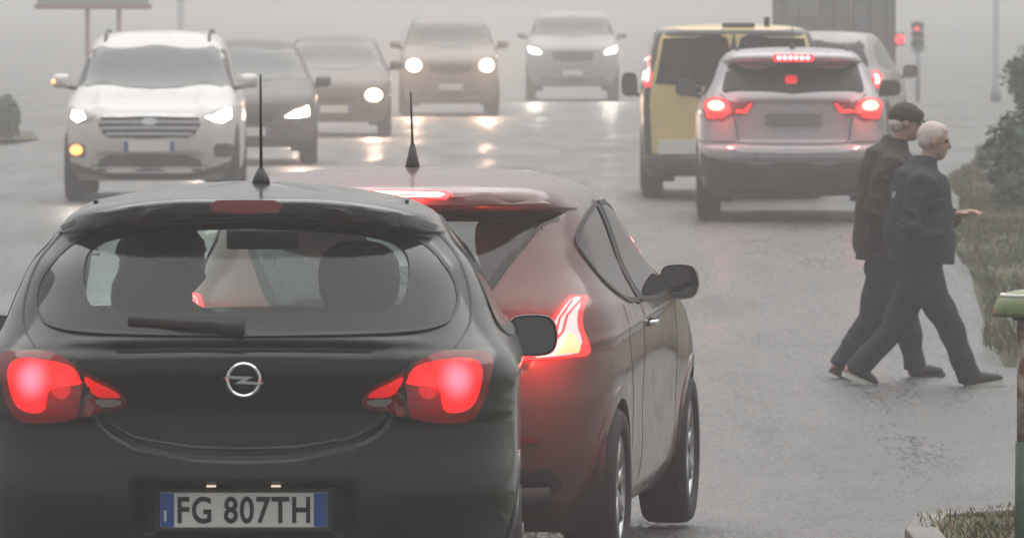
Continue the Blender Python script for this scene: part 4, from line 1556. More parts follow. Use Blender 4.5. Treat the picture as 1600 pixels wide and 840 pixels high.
# --- tall people carrier with warm lamps
s4 = generic(4.5, 0.90, 1.80, hood=1.10, belt=1.20, nose=0.62, wind=(1.0, 1.55, 1.95))
P_MIST = paint('mist_grey_paint', (0.24, 0.22, 0.21), metal=0.0, coat=0.1, spec=0.3)
car4 = oncoming('car', 'tall brownish grey oncoming people carrier, both warm yellow headlights glaring', s4, P_MIST, 704, 131.0, yaw=1.5)
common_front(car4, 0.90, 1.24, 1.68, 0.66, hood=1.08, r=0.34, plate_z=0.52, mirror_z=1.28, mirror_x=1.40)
rl = [(0.65 + 0.14 * cos(a), 0.90 + 0.115 * sin(a)) for a in np.linspace(0, 2 * pi, 20, endpoint=False)]
head_lamps(car4, rl, WARM_LAMP, glow=[(0.65 + 0.125 * cos(a), 0.90 + 0.105 * sin(a)) for a in np.linspace(0, 2 * pi, 20, endpoint=False)], watts=75, col=(1, 0.62, 0.40))
car4.panel('grille', sym([(0, 0.93), (0.40, 0.92), (0.36, 0.78), (0, 0.76)]), 'F', M['black'], off=0.006, thick=0.02, step=0.05)
car4.panel('lower_grille', sym([(0, 0.44), (0.5, 0.44), (0.58, 0.34), (0, 0.32)]), 'F', M['grey_plastic'], off=0.006, thick=0.02, step=0.05)

# --- farthest oncoming car with white lamps
s5 = generic(4.7, 0.97, 1.86, hood=1.18, belt=1.28, nose=0.7, wind=(1.05, 1.6, 2.0), z0=0.30)
P_PALE = paint('pale_grey_paint', (0.34, 0.345, 0.345), metal=0.0, coat=0.1, spec=0.3)
car5 = oncoming('car', 'farthest oncoming off-roader fading into the fog, slanted white headlights', s5, P_PALE, 895, 150.0, yaw=0.0)
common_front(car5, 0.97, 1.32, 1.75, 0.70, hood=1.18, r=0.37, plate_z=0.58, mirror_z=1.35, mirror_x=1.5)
sl = [(0.60, 0.99), (0.72, 1.08), (0.92, 1.14), (0.92, 1.04), (0.84, 0.97), (0.70, 0.95)]
head_lamps(car5, sl, COOL_LAMP, glow=[(0.64, 0.99), (0.74, 1.07), (0.90, 1.12), (0.89, 1.02), (0.82, 0.985), (0.70, 0.965)], watts=40, col=(1, 0.95, 0.78))
car5.panel('grille', sym([(0, 1.02), (0.44, 1.01), (0.40, 0.84), (0, 0.82)]), 'F', M['black'], off=0.006, thick=0.02, step=0.05)
car5.panel('lower_grille', sym([(0, 0.50), (0.6, 0.50), (0.66, 0.40), (0, 0.38)]), 'F', M['grey_plastic'], off=0.006, thick=0.02, step=0.05)


def leaving(name, label, spec, paint_mat, px, d, yaw=0.0, cat='car'):
    return Car(name, spec, paint_mat, (place(px, d), d, zg(d)), radians(90 - yaw), label, cat, seg=(44, 34, 24), dz=0.016)


def side_glass(car, zb, zt, x0=0.7, pillars=()):
    L = car.L
    for pr in ('S-', 'S+'):
        sw = smooth_closed([(x0, zb + 0.12), (x0 + 0.14, zt - 0.08), (x0 + 0.8, zt), (L - 2.15, zt - 0.01), (L - 1.8, zt - 0.13), (L - 1.42, zb + 0.04), (L - 1.9, zb), (x0 + 0.4, zb + 0.02)], 4)
        car.panel('side_window', sw, pr, M['dark_glass'], off=0.004, thick=0.008, step=0.08)


# --- silver-lilac off-roader braking
def compass_sculpt(P):
    x, y, z = P[:, 0].copy(), P[:, 1], P[:, 2]
    a = np.abs(y)
    rear = 1 - sstep(0.4, 0.9, x)
    x += rear * (0.035 * (1 - sstep(0.50, 0.56, a)) * sstep(0.74, 0.77, z) * (1 - sstep(1.10, 1.16, z)))
    x += rear * (-0.03) * sstep(0.56, 0.60, z) * (1 - sstep(0.68, 0.72, z))
    x += rear * 0.02 * np.exp(-((z - 0.73) / 0.012) ** 2)
    return np.column_stack([x, y, z])


PD = 68.3
cs = dict(
    z=(0.24, 1.60), zextra=[1.495, 1.50, 1.505, 1.51, 1.585, 1.59, 1.595],
    xr=[(0.24, 0.20), (0.34, 0.07), (0.5, 0.01), (0.64, 0.0), (0.74, 0.02), (0.9, 0.05), (1.1, 0.06), (1.18, 0.10), (1.30, 0.22), (1.42, 0.33), (1.495, 0.40), (1.505, 0.22), (1.54, 0.20), (1.57, 0.24), (1.60, 0.42)],
    xf=[(0.24, 4.25), (0.4, 4.38), (0.6, 4.4), (0.85, 4.33), (1.0, 3.9), (1.1, 3.35), (1.2, 3.05), (1.4, 2.65), (1.52, 2.4), (1.60, 2.05)],
    w=[(0.24, 0.82), (0.36, 0.885), (0.6, 0.91), (0.95, 0.905), (1.08, 0.885), (1.18, 0.83), (1.3, 0.775), (1.42, 0.72), (1.5, 0.675), (1.56, 0.63), (1.60, 0.56)],
    ar=0.5, mr=3.8, nr=2.2, taper=(0.045, 0.08), crown=0.03, sculpt=compass_sculpt)
P_SILVER = paint('silver_lilac_paint', (0.44, 0.39, 0.41), metal=0.1, rough=0.35)
comp = leaving('car', 'silver off-roader braking in the right lane, seen from behind beside the walkers', cs, P_SILVER, 1240, PD, 1.2)
q = comp
cw = sym([(0, 1.488), (0.56, 1.482), (0.61, 1.46), (0.655, 1.30), (0.665, 1.225), (0.64, 1.205), (0, 1.20)])
q.panel('rear_window', cw, 'R', M['privacy_glass'], off=0.005, thick=0.01, step=0.05)
side_glass(q, 1.16, 1.49)
q.arches(0.86, 0.35, 0.385, 0.895, M['black'])
q.arches(3.52, 0.35, 0.385, 0.895, M['black'])
q.finish()
q.wheel(0.86, 0.345, 0.785, 0.22)
q.wheel(3.52, 0.345, 0.785, 0.22)
q.panel('lower_bumper', sym([(0, 0.555), (0.5, 0.56), (0.74, 0.60), (0.86, 0.66), (0.875, 0.50), (0.84, 0.32), (0.74, 0.265), (0, 0.255)]), 'R', M['grey_plastic'], off=0.008, thick=0.02, step=0.04)
q.strip('bumper_crease', [(-0.62, 0.70), (-0.5, 0.665), (0, 0.655), (0.5, 0.665), (0.62, 0.70)], 'R', 0.016, M['chrome'], off=0.008, n=40, thick=0.012)
tg = smooth_open([(-0.69, 1.20), (-0.60, 1.10), (-0.54, 0.92), (-0.52, 0.78), (-0.44, 0.735), (0, 0.725), (0.44, 0.735), (0.52, 0.78), (0.54, 0.92), (0.60, 1.10), (0.69, 1.20)], 5)
q.strip('tailgate_gap', tg, 'R', 0.010, M['black'], off=0.002, n=110)
lampc = [(0.36, 1.115), (0.385, 1.135), (0.46, 1.12), (0.60, 1.135), (0.74, 1.165), (0.82, 1.16), (0.845, 1.08), (0.83, 0.985), (0.79, 0.945), (0.66, 0.945), (0.60, 0.985), (0.48, 1.005), (0.40, 1.06)]
armc = [(0.38, 1.108), (0.40, 1.115), (0.46, 1.052), (0.60, 1.042), (0.60, 1.022), (0.44, 1.022)]
hookc = [(0.645, 0.985), (0.655, 1.01), (0.775, 0.995), (0.79, 1.07), (0.815, 1.07), (0.80, 0.975), (0.76, 0.962)]
ringc = [(0.715 + 0.115 * cos(a), 1.085 + 0.072 * sin(a)) for a in np.linspace(0, 2 * pi, 24, endpoint=False)]
corec = [(0.715 + 0.075 * cos(a), 1.085 + 0.044 * sin(a)) for a in np.linspace(0, 2 * pi, 20, endpoint=False)]
CR = emis('brake_red', (1.0, 0.02, 0.03), 0.9, base=(0.4, 0.02, 0.02))
CRs = emis('brake_red_soft', (1.0, 0.015, 0.02), 0.30, base=(0.35, 0.02, 0.02))
CRd = emis('tail_lens_dim', (1.0, 0.02, 0.03), 0.06, base=(0.12, 0.03, 0.03))
CY = emis('brake_core', (1.0, 0.66, 0.30), 0.85)
CW = emis('brake_white', (1.0, 0.70, 0.70), 1.1)
for s_ in (1, -1):
    f_ = (lambda o_: o_) if s_ > 0 else mir
    b_ = q.panel('tail_lamp', f_(lampc), 'R', CRd, off=0.012, thick=0.03, step=0.03)
    q.panel('light_arm', f_(armc), 'R', CR, off=0.018, thick=0.006, step=0.03, parent=b_)
    q.panel('light_hook', f_(hookc), 'R', CR, off=0.018, thick=0.006, step=0.03, parent=b_)
    point_light('brake_glow', q.ray('R', s_ * 0.715, 1.085)[0] + Vector((-0.15, 0, 0)), (1, 0.08, 0.07), 1.6, q.root, 0.06)
    q.panel('brake_ring', f_(ringc), 'R', CR, off=0.017, thick=0.006, step=0.03, parent=b_)
    q.panel('brake_light', f_(corec), 'R', CY, off=0.022, thick=0.006, step=0.03, parent=b_)
b_ = q.panel('high_brake_lamp', rrect(-0.19, 0.19, 1.508, 1.562, 0.02), 'R', CR, off=0.012, thick=0.02, step=0.04)
for i_ in range(6):
    u_ = -0.135 + 0.054 * i_
    q.panel('light_diode', [(u_ + 0.019 * cos(a), 1.536 + 0.015 * sin(a)) for a in np.linspace(0, 2 * pi, 12, endpoint=False)], 'R', CW, off=0.017, thick=0.006, step=0.04, parent=b_)
q.panel('window_red_patch', rrect(-0.075, 0.035, 1.29, 1.365, 0.02), 'R', CRs, off=0.012, thick=0.008, step=0.04)  # added glowing patch for the red light showing in the rear window
q.antenna(0.75, 0.0, 0.17, lean=-0.08)
q.number_plate('', 0.0, 0.965, 'R', off=0.02, bands=False).data.materials[0] = principled('grimy_plate', (0.25, 0.24, 0.24), rough=0.5, noise=0.3, nscale=30)
for sg in (-1, 1):
    q.mirror(0.86, 3.05, 1.22, sg, (0.13, 0.21, 0.16), M['black'])
    pts = []
    for x_ in np.linspace(0.7, 2.3, 8):
        hh = q.bvh.ray_cast(Vector((x_, sg * 0.52, 5)), Vector((0, 0, -1)))[0]
        pts.append(hh + Vector((0, 0, 0.035 if 0.75 < x_ < 2.2 else 0.0)))
    MB().tube(pts, 0.014, 8).build('roof_rail', M['grey_plastic'], q.root)

# --- yellow and black van
vs = dict(
    z=(0.24, 1.79), zextra=[1.775, 1.78, 1.785],
    xr=[(0.24, 0.10), (0.30, 0.02), (0.42, 0.0), (0.46, 0.03), (0.6, 0.04), (1.2, 0.06), (1.7, 0.12), (1.76, 0.15), (1.79, 0.28)],
    xf=[(0.24, 4.65), (0.5, 4.8), (0.8, 4.75), (1.0, 4.45), (1.15, 3.9), (1.3, 3.65), (1.6, 3.2), (1.74, 2.95), (1.79, 2.6)],
    w=[(0.24, 0.90), (0.34, 0.95), (0.6, 0.965), (1.1, 0.96), (1.3, 0.92), (1.6, 0.855), (1.72, 0.815), (1.765, 0.77), (1.79, 0.68)],
    ar=0.30, mr=5.0, nr=2.2, taper=(0.02, 0.08), crown=0.03)
P_YEL = paint('taxi_yellow_paint', (0.78, 0.59, 0.25), metal=0.0, rough=0.4)
P_BLK = paint('black_green_paint', (0.035, 0.042, 0.042), metal=0.2)
van = leaving('van', 'yellow and black van with a red vertical tail lamp, ahead of the silver off-roader', vs, P_BLK, 1147, 76.0, 0.6, cat='van')
v_ = van
for s_ in (1, -1):
    f_ = (lambda o_: o_) if s_ > 0 else mir
    dr = v_.panel('rear_door', f_([(0.012, 1.725), (0.74, 1.72), (0.775, 1.66), (0.86, 1.23), (0.875, 1.0), (0.85, 0.50), (0.84, 0.46), (0.012, 0.46)]), 'R', P_YEL, off=0.006, thick=0.02, step=0.06)
    v_.panel('door_window', f_(smooth_closed([(0.07, 1.68), (0.40, 1.685), (0.70, 1.675), (0.735, 1.62), (0.80, 1.26), (0.79, 1.205), (0.40, 1.195), (0.08, 1.20)], 3)), 'R', M['dark_glass'], off=0.014, thick=0.014, step=0.05, parent=dr)
    lmp = v_.panel('tail_lamp', f_([(0.865, 1.50), (0.905, 1.46), (0.935, 1.22), (0.925, 1.17), (0.875, 1.17), (0.85, 1.30)]), 'R', CR, off=0.012, thick=0.03, step=0.03)
    v_.panel('brake_light', f_([(0.872, 1.42), (0.90, 1.40), (0.915, 1.24), (0.885, 1.22), (0.868, 1.32)]), 'R', CW, off=0.018, thick=0.006, step=0.03, parent=lmp)
hinge = v_.panel('rear_bumper', sym([(0, 0.455), (0.86, 0.455), (0.93, 0.42), (0.92, 0.30), (0, 0.29)]), 'R', M['grey_plastic'], off=0.010, thick=0.03, step=0.06)
side_glass(v_, 1.25, 1.68, x0=0.45)
v_.arches(0.95, 0.34, 0.375, 0.95, M['black'])
v_.arches(3.85, 0.34, 0.375, 0.95, M['black'])
v_.finish()
v_.wheel(0.95, 0.335, 0.84, 0.22)
v_.wheel(3.85, 0.335, 0.84, 0.22)
rp = [(0.16, 0.0), (0.18, 0.50), (0.35, 0.72), (0.8, 0.76), (2.4, 0.76), (2.9, 0.60), (3.0, 0.0)]
rp = rp + [(x_, -y_) for x_, y_ in rp[::-1] if y_ > 0]
v_.panel('roof_panel', rp, 'T', P_YEL, off=0.006, thick=0.012, step=0.08)
MB().box(Vector((0.30, -0.05, 1.815)), (0.10, 0.34, 0.05), bev=0.015).build('roof_sign', M['grey_plastic'], v_.root)
MB().tube([(0.45, -0.35, 1.80), (0.45, -0.35, 1.90)], 0.03, 8, up=(1, 0, 0)).build('roof_aerial', M['black'], v_.root)
MB().box(v_.ray('R', -0.45, 1.15)[0] + Vector((-0.03, 0, 0)), (0.04, 0.22, 0.07), bev=0.015).build('door_handle', M['black'], v_.root)
v_.number_plate('', -0.58, 0.545, 'R', w=0.42, h=0.15, off=0.022, bands=False)
for sg in (-1, 1):
    v_.mirror(0.95, 3.55, 1.16, sg, (0.14, 0.18, 0.26), M['black'])

# --- pale car in front of the silver off-roader
s6 = generic(4.4, 0.91, 1.66, hood=0.98, belt=1.12, wind=(1.1, 1.8, 2.2), rear=(0.0, 0.10, 0.30, 0.45))
P_PEARL = paint('pearl_paint', (0.40, 0.36, 0.36), metal=0.2)
car6 = leaving('car', 'pale car ahead of the silver off-roader, turning right, only roof and right flank showing', s6, P_PEARL, 1272, 97.5, 8.5)
car6.panel('rear_window', sym([(0, 1.54), (0.56, 1.53), (0.62, 1.48), (0.70, 1.18), (0, 1.16)]), 'R', M['dark_glass'], off=0.005, thick=0.01, step=0.06)
side_glass(car6, 1.14, 1.52)
car6.arches(0.86, 0.34, 0.375, 0.895, M['black'])
car6.arches(3.52, 0.34, 0.375, 0.895, M['black'])
car6.finish()
car6.wheel(0.86, 0.335, 0.785, 0.22)
car6.wheel(3.52, 0.335, 0.785, 0.22)
for s_ in (1, -1):
    f_ = (lambda o_: o_) if s_ > 0 else mir
    b_ = car6.panel('tail_lamp', f_([(0.74, 1.12), (0.80, 1.14), (0.86, 1.06), (0.86, 0.92), (0.80, 0.90), (0.75, 0.98)]), 'R', CR, off=0.012, thick=0.03, step=0.03)
    car6.panel('brake_light', f_([(0.765, 1.08), (0.80, 1.09), (0.835, 1.03), (0.83, 0.96), (0.79, 0.95)]), 'R', CW, off=0.018, thick=0.006, step=0.03, parent=b_)
for sg in (-1, 1):
    car6.mirror(0.87, 3.0, 1.10, sg, (0.14, 0.21, 0.18), M['black'])
car6.number_plate('', 0, 0.80, 'R', off=0.014)

# --- box truck beyond
TD = 122.0
tx = place(1303, TD)
tr = empty('truck', (tx, TD, zg(TD)), radians(-2))
tag(tr, 'grey box truck looming in the fog beyond the silver off-roader', 'truck')
P_TRUCK = principled('truck_grey', (0.17, 0.175, 0.18), rough=0.5, noise=0.25, nscale=1.5)
W_T = 2.06
M['truck_rib'] = principled('truck_rib', (0.10, 0.105, 0.11), rough=0.5)
M['truck_pale'] = principled('truck_pale_panel', (0.26, 0.265, 0.27), rough=0.5, noise=0.2, nscale=3)
M['sign_tape'] = principled('reflective_tape', (0.4, 0.12, 0.1), rough=0.5)
MB().box((0, 2.6, 1.95), (W_T, 5.2, 2.5), bev=0.03).build('cargo_box', P_TRUCK, tr, False)
for sg in (-1, 1):
    d_ = MB().box((sg * W_T * 0.245, -0.012, 1.95), (W_T * 0.47, 0.03, 2.36), bev=0.01).build('rear_door', P_TRUCK, tr, False)
    MB().tube([(sg * 0.28, -0.05, 0.85), (sg * 0.28, -0.05, 3.0)], 0.02, 8, up=(1, 0, 0)).build('lock_rod', M['rim'], d_)
for i_ in range(7):
    MB().box((-0.88 + 0.293 * i_, -0.034, 1.95), (0.035, 0.02, 2.30), bev=0.004).build('door_rib', M['truck_rib'], tr, False)
MB().box((-0.55, -0.037, 2.35), (0.5, 0.014, 1.1), bev=0.003).build('door_panel', M['truck_pale'], tr, False)
MB().box((0, -0.04, 0.86), (W_T * 0.98, 0.02, 0.10), bev=0.004).build('reflective_strip', M['sign_tape'], tr, False)
MB().box((0, 2.9, 0.60), (0.9, 6.6, 0.2)).build('chassis', M['black'], tr, False)
MB().box((0, -0.02, 0.52), (W_T * 0.95, 0.1, 0.14), bev=0.02).build('rear_bumper', M['grey_plastic'], tr, False)
cab = MB()
cab.box((0, 6.2, 1.35), (1.9, 1.7, 1.7), bev=0.15).build('cab', P_PEARL, tr)
MB().box((0, 7.062, 1.72), (1.6, 0.02, 0.7), bev=0.005).build('windscreen', M['dark_glass'], tr, False)
for yy in (1.2, 6.2):
    for sg in (-1, 1):
        w_ = MB().lathe([(0.24, -0.13), (0.40, -0.13), (0.43, -0.08), (0.43, 0.08), (0.40, 0.13), (0.24, 0.13), (0.22, 0), (0.24, -0.13)], 32, axis='y')
        w_.v = [(a_[1], a_[0], a_[2]) for a_ in w_.v]
        wo_ = w_.build('wheel', M['rubber'], tr)
        wo_.location = (sg * 0.85, yy, 0.43)
        w2 = MB().lathe([(0.001, -0.02), (0.23, -0.02), (0.23, 0.05), (0.001, 0.05)], 24, axis='y')
        w2.v = [(a_[1], a_[0], a_[2]) for a_ in w2.v]
        w2.build('rim', M['rim'], wo_)
for sg in (-1, 1):
    lo = MB().box((sg * 0.85, -0.09, 0.66), (0.26, 0.05, 0.12), bev=0.01).build('tail_lamp', CRs, tr, False)
arm = MB().box((1.09, 0.05, 1.42), (0.16, 0.06, 0.22), bev=0.02).build('marker_lamp_bracket', M['black'], tr, False)
b2 = MB()
b2.ball((1.10, -0.02, 1.42), (0.085, 0.05, 0.085))
b2.build('marker_lamp', emis('marker_red', (1.0, 0.06, 0.09), 1.0, base=(0.4, 0.02, 0.02)), arm)

# ------------------------------------------------------------------ roadside things
# traffic light showing red
TLD = 150.0
tl = empty('traffic_light', (place(1434, TLD), TLD, zg(TLD)))
tag(tl, 'slim grey traffic light showing red, right of the box truck', 'traffic light')
M['post'] = principled('galvanised_post', (0.45, 0.46, 0.47), rough=0.5, metal=0.3, noise=0.2)
MB().tube([(0, 0, 0), (0, 0, 1.2)], [0.05, 0.045], 14, up=(1, 0, 0)).build('pole', M['post'], tl)
hd = MB().box((0, 0, 1.33), (0.26, 0.18, 0.62), bev=0.03).build('signal_head', M['post'], tl)
for i_, (zz, mt) in enumerate(((1.51, emis('signal_red', (1.0, 0.06, 0.09), 0.8, base=(0.4, 0.02, 0.02))), (1.33, principled('signal_amber_off', (0.15, 0.09, 0.02), rough=0.3)), (1.15, principled('signal_green_off', (0.02, 0.16, 0.10), rough=0.3)))):
    ln = MB().lathe([(0.001, -0.105), (0.05, -0.103), (0.07, -0.095), (0.07, -0.085)], 20, c=(-0.03, 0, zz)).build('signal_lens', mt, tl)
    MB().tube([(-0.03 + 0.08 * cos(a), -0.14, zz + 0.08 * sin(a)) for a in np.linspace(0, pi, 10)], [(0.006, 0.05)] * 10, 8, up=(0, 1, 0)).build('visor', M['black'], ln)

# tall lamp post at the far right
lp = empty('lamp_post', (place(1556, 150), 150, zg(150)))
tag(lp, 'tall grey lamp post fading in the fog at the upper right', 'lamp post')
MB().tube([(0, 0, 0), (0, 0, 0.25), (0, 0, 0.3), (0, 0, 5.6)], [0.11, 0.11, 0.08, 0.05], 14, up=(1, 0, 0)).build('pole', M['post'], lp)
MB().tube([(0, 0, 5.5), (-0.1, 0, 5.75), (-0.4, 0, 5.9), (-0.9, 0, 5.95)], 0.035, 10).build('arm', M['post'], lp)
MB().box((-1.1, 0, 5.94), (0.5, 0.2, 0.09), bev=0.03).build('lantern', M['post'], lp)

lp2 = empty('lamp_post', (place(283, 175), 175, zg(175)))
tag(lp2, 'thin faint lamp post above the roof of the white off-roader', 'lamp post')
MB().tube([(0, 0, 0), (0, 0, 0.25), (0, 0, 0.3), (0, 0, 5.6)], [0.13, 0.13, 0.10, 0.06], 14, up=(1, 0, 0)).build('pole', M['post'], lp2)
MB().tube([(0, 0, 5.5), (0.1, 0, 5.75), (0.4, 0, 5.9), (0.9, 0, 5.95)], 0.035, 10).build('arm', M['post'], lp2)
MB().box((1.1, 0, 5.94), (0.5, 0.2, 0.09), bev=0.03).build('lantern', M['post'], lp2)

# board on posts at the upper left
sg_ = empty('sign_board', (place(146, 128), 128, zg(128)))
tag(sg_, 'faint reddish sign board on two posts at the upper left', 'sign')
M['sign_red'] = principled('faded_sign_red', (0.42, 0.27, 0.27), rough=0.6, noise=0.2)
M['sign_grey'] = principled('sign_panel_grey', (0.42, 0.41, 0.41), rough=0.6, noise=0.1)
for x_ in (-0.10, 0.45):
    MB().tube([(x_, 0, 0), (x_, 0, 1.95)], 0.045, 12, up=(1, 0, 0)).build('post', M['sign_red'], sg_)
MB().box((0, -0.06, 2.42), (1.95, 0.04, 0.90), bev=0.01).build('panel', M['sign_grey'], sg_, False)
MB().box((0, -0.07, 1.96), (2.05, 0.08, 0.09), bev=0.01).build('frame', M['sign_red'], sg_, False)
MB().box((0, -0.07, 2.88), (2.05, 0.08, 0.09), bev=0.01).build('frame', M['sign_red'], sg_, False)

# litter bin hood on a post, right edge of the picture
BD = 24.0
bx_ = place(1598, BD)
bn = empty('litter_bin', (bx_, BD, zg(BD) + 0.075))
tag(bn, 'green hooded litter bin on a rusty white and green post at the right edge', 'litter bin')
M['bin_green'] = principled('bin_green', (0.17, 0.22, 0.09), rough=0.4, noise=0.35, nscale=9, coat=0.2)
M['post_green'] = principled('post_green_paint', (0.035, 0.075, 0.035), rough=0.5, noise=0.4, nscale=25)


def post_paint():
    m, nt, out = new_mat('rusty_white_post')
    N, L = nt.nodes, nt.links
    p = N.new('ShaderNodeBsdfPrincipled')
    p.inputs['Roughness'].default_value = 0.6
    tc = N.new('ShaderNodeTexCoord')
    n = N.new('ShaderNodeTexNoise')
    n.inputs['Scale'].default_value = 14
    n.inputs['Detail'].default_value = 6
    L.new(tc.outputs['Object'], n.inputs['Vector'])
    r = N.new('ShaderNodeValToRGB')
    e = r.color_ramp.elements
    e[0].position, e[0].color = 0.42, (0.48, 0.44, 0.40, 1)
    e[1].position, e[1].color = 0.56, (0.20, 0.075, 0.035, 1)
    L.new(n.outputs['Fac'], r.inputs[0])
    L.new(r.outputs[0], p.inputs['Base Color'])
    L.new(p.outputs[0], out.inputs['Surface'])
    return m


zb_ = zg(BD) + 0.075
def zl(py):
    return CAM_H - py * BD / F_PX - zb_


MB().tube([(0, 0, zl(690)), (0, 0, zl(500))], [0.017, 0.017], 14, up=(1, 0, 0)).build('post', post_paint(), bn)
MB().tube([(0, 0, -0.02), (0, 0, zl(690) - 0.001)], [0.026, 0.022], 14, up=(1, 0, 0)).build('post_sleeve', M['post_green'], bn)
hood = MB().lathe([(0.001, zl(452)), (0.05, zl(456)), (0.085, zl(468)), (0.098, zl(488)), (0.094, zl(494)), (0.085, zl(490)), (0.06, zl(478)), (0.001, zl(472))], 36, axis='z').build('hood', M['bin_green'], bn)
MB().lathe([(0.060, zl(461)), (0.072, zl(458)), (0.074, zl(463)), (0.062, zl(466)), (0.060, zl(461))], 32, axis='z').build('hood_rim', M['plate'], hood)
MB().tube([(0, 0, zl(500)), (0, 0, zl(478))], [0.03, 0.05], 14, up=(1, 0, 0)).build('bracket', M['black'], bn)

# ------------------------------------------------------------------ people
M['navy'] = principled('navy_jacket', (0.006, 0.012, 0.022), rough=0.8, noise=0.3, nscale=14, bump=0.4, bscale=90)
M['brown_coat'] = principled('brown_grey_jacket', (0.026, 0.020, 0.018), rough=0.8, noise=0.3, nscale=14, bump=0.4, bscale=90)
M['trouser'] = principled('dark_trousers', (0.007, 0.012, 0.028), rough=0.85, noise=0.3, nscale=14, bump=0.4, bscale=90)
M['trouser_b'] = principled('dark_green_trousers', (0.008, 0.013, 0.024), rough=0.85, noise=0.3, nscale=14, bump=0.4, bscale=90)
M['shoe'] = principled('dark_shoe', (0.02, 0.024, 0.022), rough=0.6, noise=0.3)
M['sole'] = principled('white_sole', (0.60, 0.60, 0.56), rough=0.6, noise=0.2)
M['white_hair'] = principled('white_hair', (0.66, 0.55, 0.50), rough=0.9, noise=0.15, nscale=40, bump=0.3, bscale=120)
M['cap'] = principled('brown_cap', (0.055, 0.04, 0.035), rough=0.85, noise=0.3, bump=0.4, bscale=150)
M['dark_hair'] = principled('dark_hair', (0.015, 0.016, 0.018), rough=0.8, noise=0.3, nscale=30, bump=0.6, bscale=90)


def head_shape(b, hc, s, face=1, tilt=0.0):
    """head in profile, face towards +x*face; hc centre, s head height"""
    R_ = Matrix.Rotation(tilt, 4, 'Y')

    def P(x, y, z):
        w = R_ @ Vector((x * face * s, y * s, z * s))
        return Vector(hc) + w
    b.ball(P(-0.05, 0, 0.10), (0.40 * s, 0.335 * s, 0.40 * s))
    b.ball(P(0.08, 0, -0.12), (0.29 * s, 0.26 * s, 0.33 * s))
    b.ball(P(0.20, 0, -0.33), (0.15 * s, 0.16 * s, 0.14 * s))
    b.tube([P(0.33, 0, 0.10), P(0.415, 0, -0.04), P(0.44, 0, -0.08), P(0.34, 0, -0.11)], [0.035 * s, 0.05 * s, 0.055 * s, 0.04 * s], 10, up=(0, 1, 0))
    b.ball(P(0.31, 0, 0.12), (0.07 * s, 0.20 * s, 0.05 * s))
    b.ball(P(0.325, 0, -0.20), (0.055 * s, 0.10 * s, 0.03 * s))
    b.ball(P(0.320, 0, -0.255), (0.05 * s, 0.09 * s, 0.028 * s))
    for sg in (-1, 1):
        b.ball(P(-0.03, sg * 0.335, -0.02), (0.075 * s, 0.04 * s, 0.12 * s))
    return P


def hand_shape(b, wrist, direction, down, side, k=1.0):
    d = Vector(direction).normalized()
    n = Vector(down)
    n = (n - d * n.dot(d)).normalized()
    s = d.cross(n) * side
    W = Vector(wrist)
    b.tube([W - d * 0.03, W + d * 0.02, W + d * 0.055 * k, W + d * 0.09 * k], [(0.026 * k, 0.022 * k), (0.024 * k, 0.034 * k), (0.018 * k, 0.042 * k), (0.015 * k, 0.040 * k)], 12, up=n)
    for i_, (o_, l_) in enumerate(((-0.030, 0.058), (-0.010, 0.074), (0.011, 0.070), (0.031, 0.054))):
        p0 = W + d * 0.082 * k + s * o_ * k
        p1 = p0 + d * l_ * 0.45 * k + n * 0.006
        p2 = p1 + d * l_ * 0.32 * k + n * 0.016
        p3 = p2 + d * l_ * 0.2 * k + n * 0.020
        b.tube([p0, p1, p2, p3], [0.0095 * k, 0.009 * k, 0.008 * k, 0.006 * k], 8, up=n)
    t0 = W + d * 0.025 * k - s * 0.030 * k
    b.tube([t0, t0 + d * 0.030 * k - s * 0.022 * k + n * 0.006, t0 + d * 0.062 * k - s * 0.026 * k + n * 0.012], [0.012 * k, 0.0105 * k, 0.008 * k], 8, up=n)


PW = 43.0


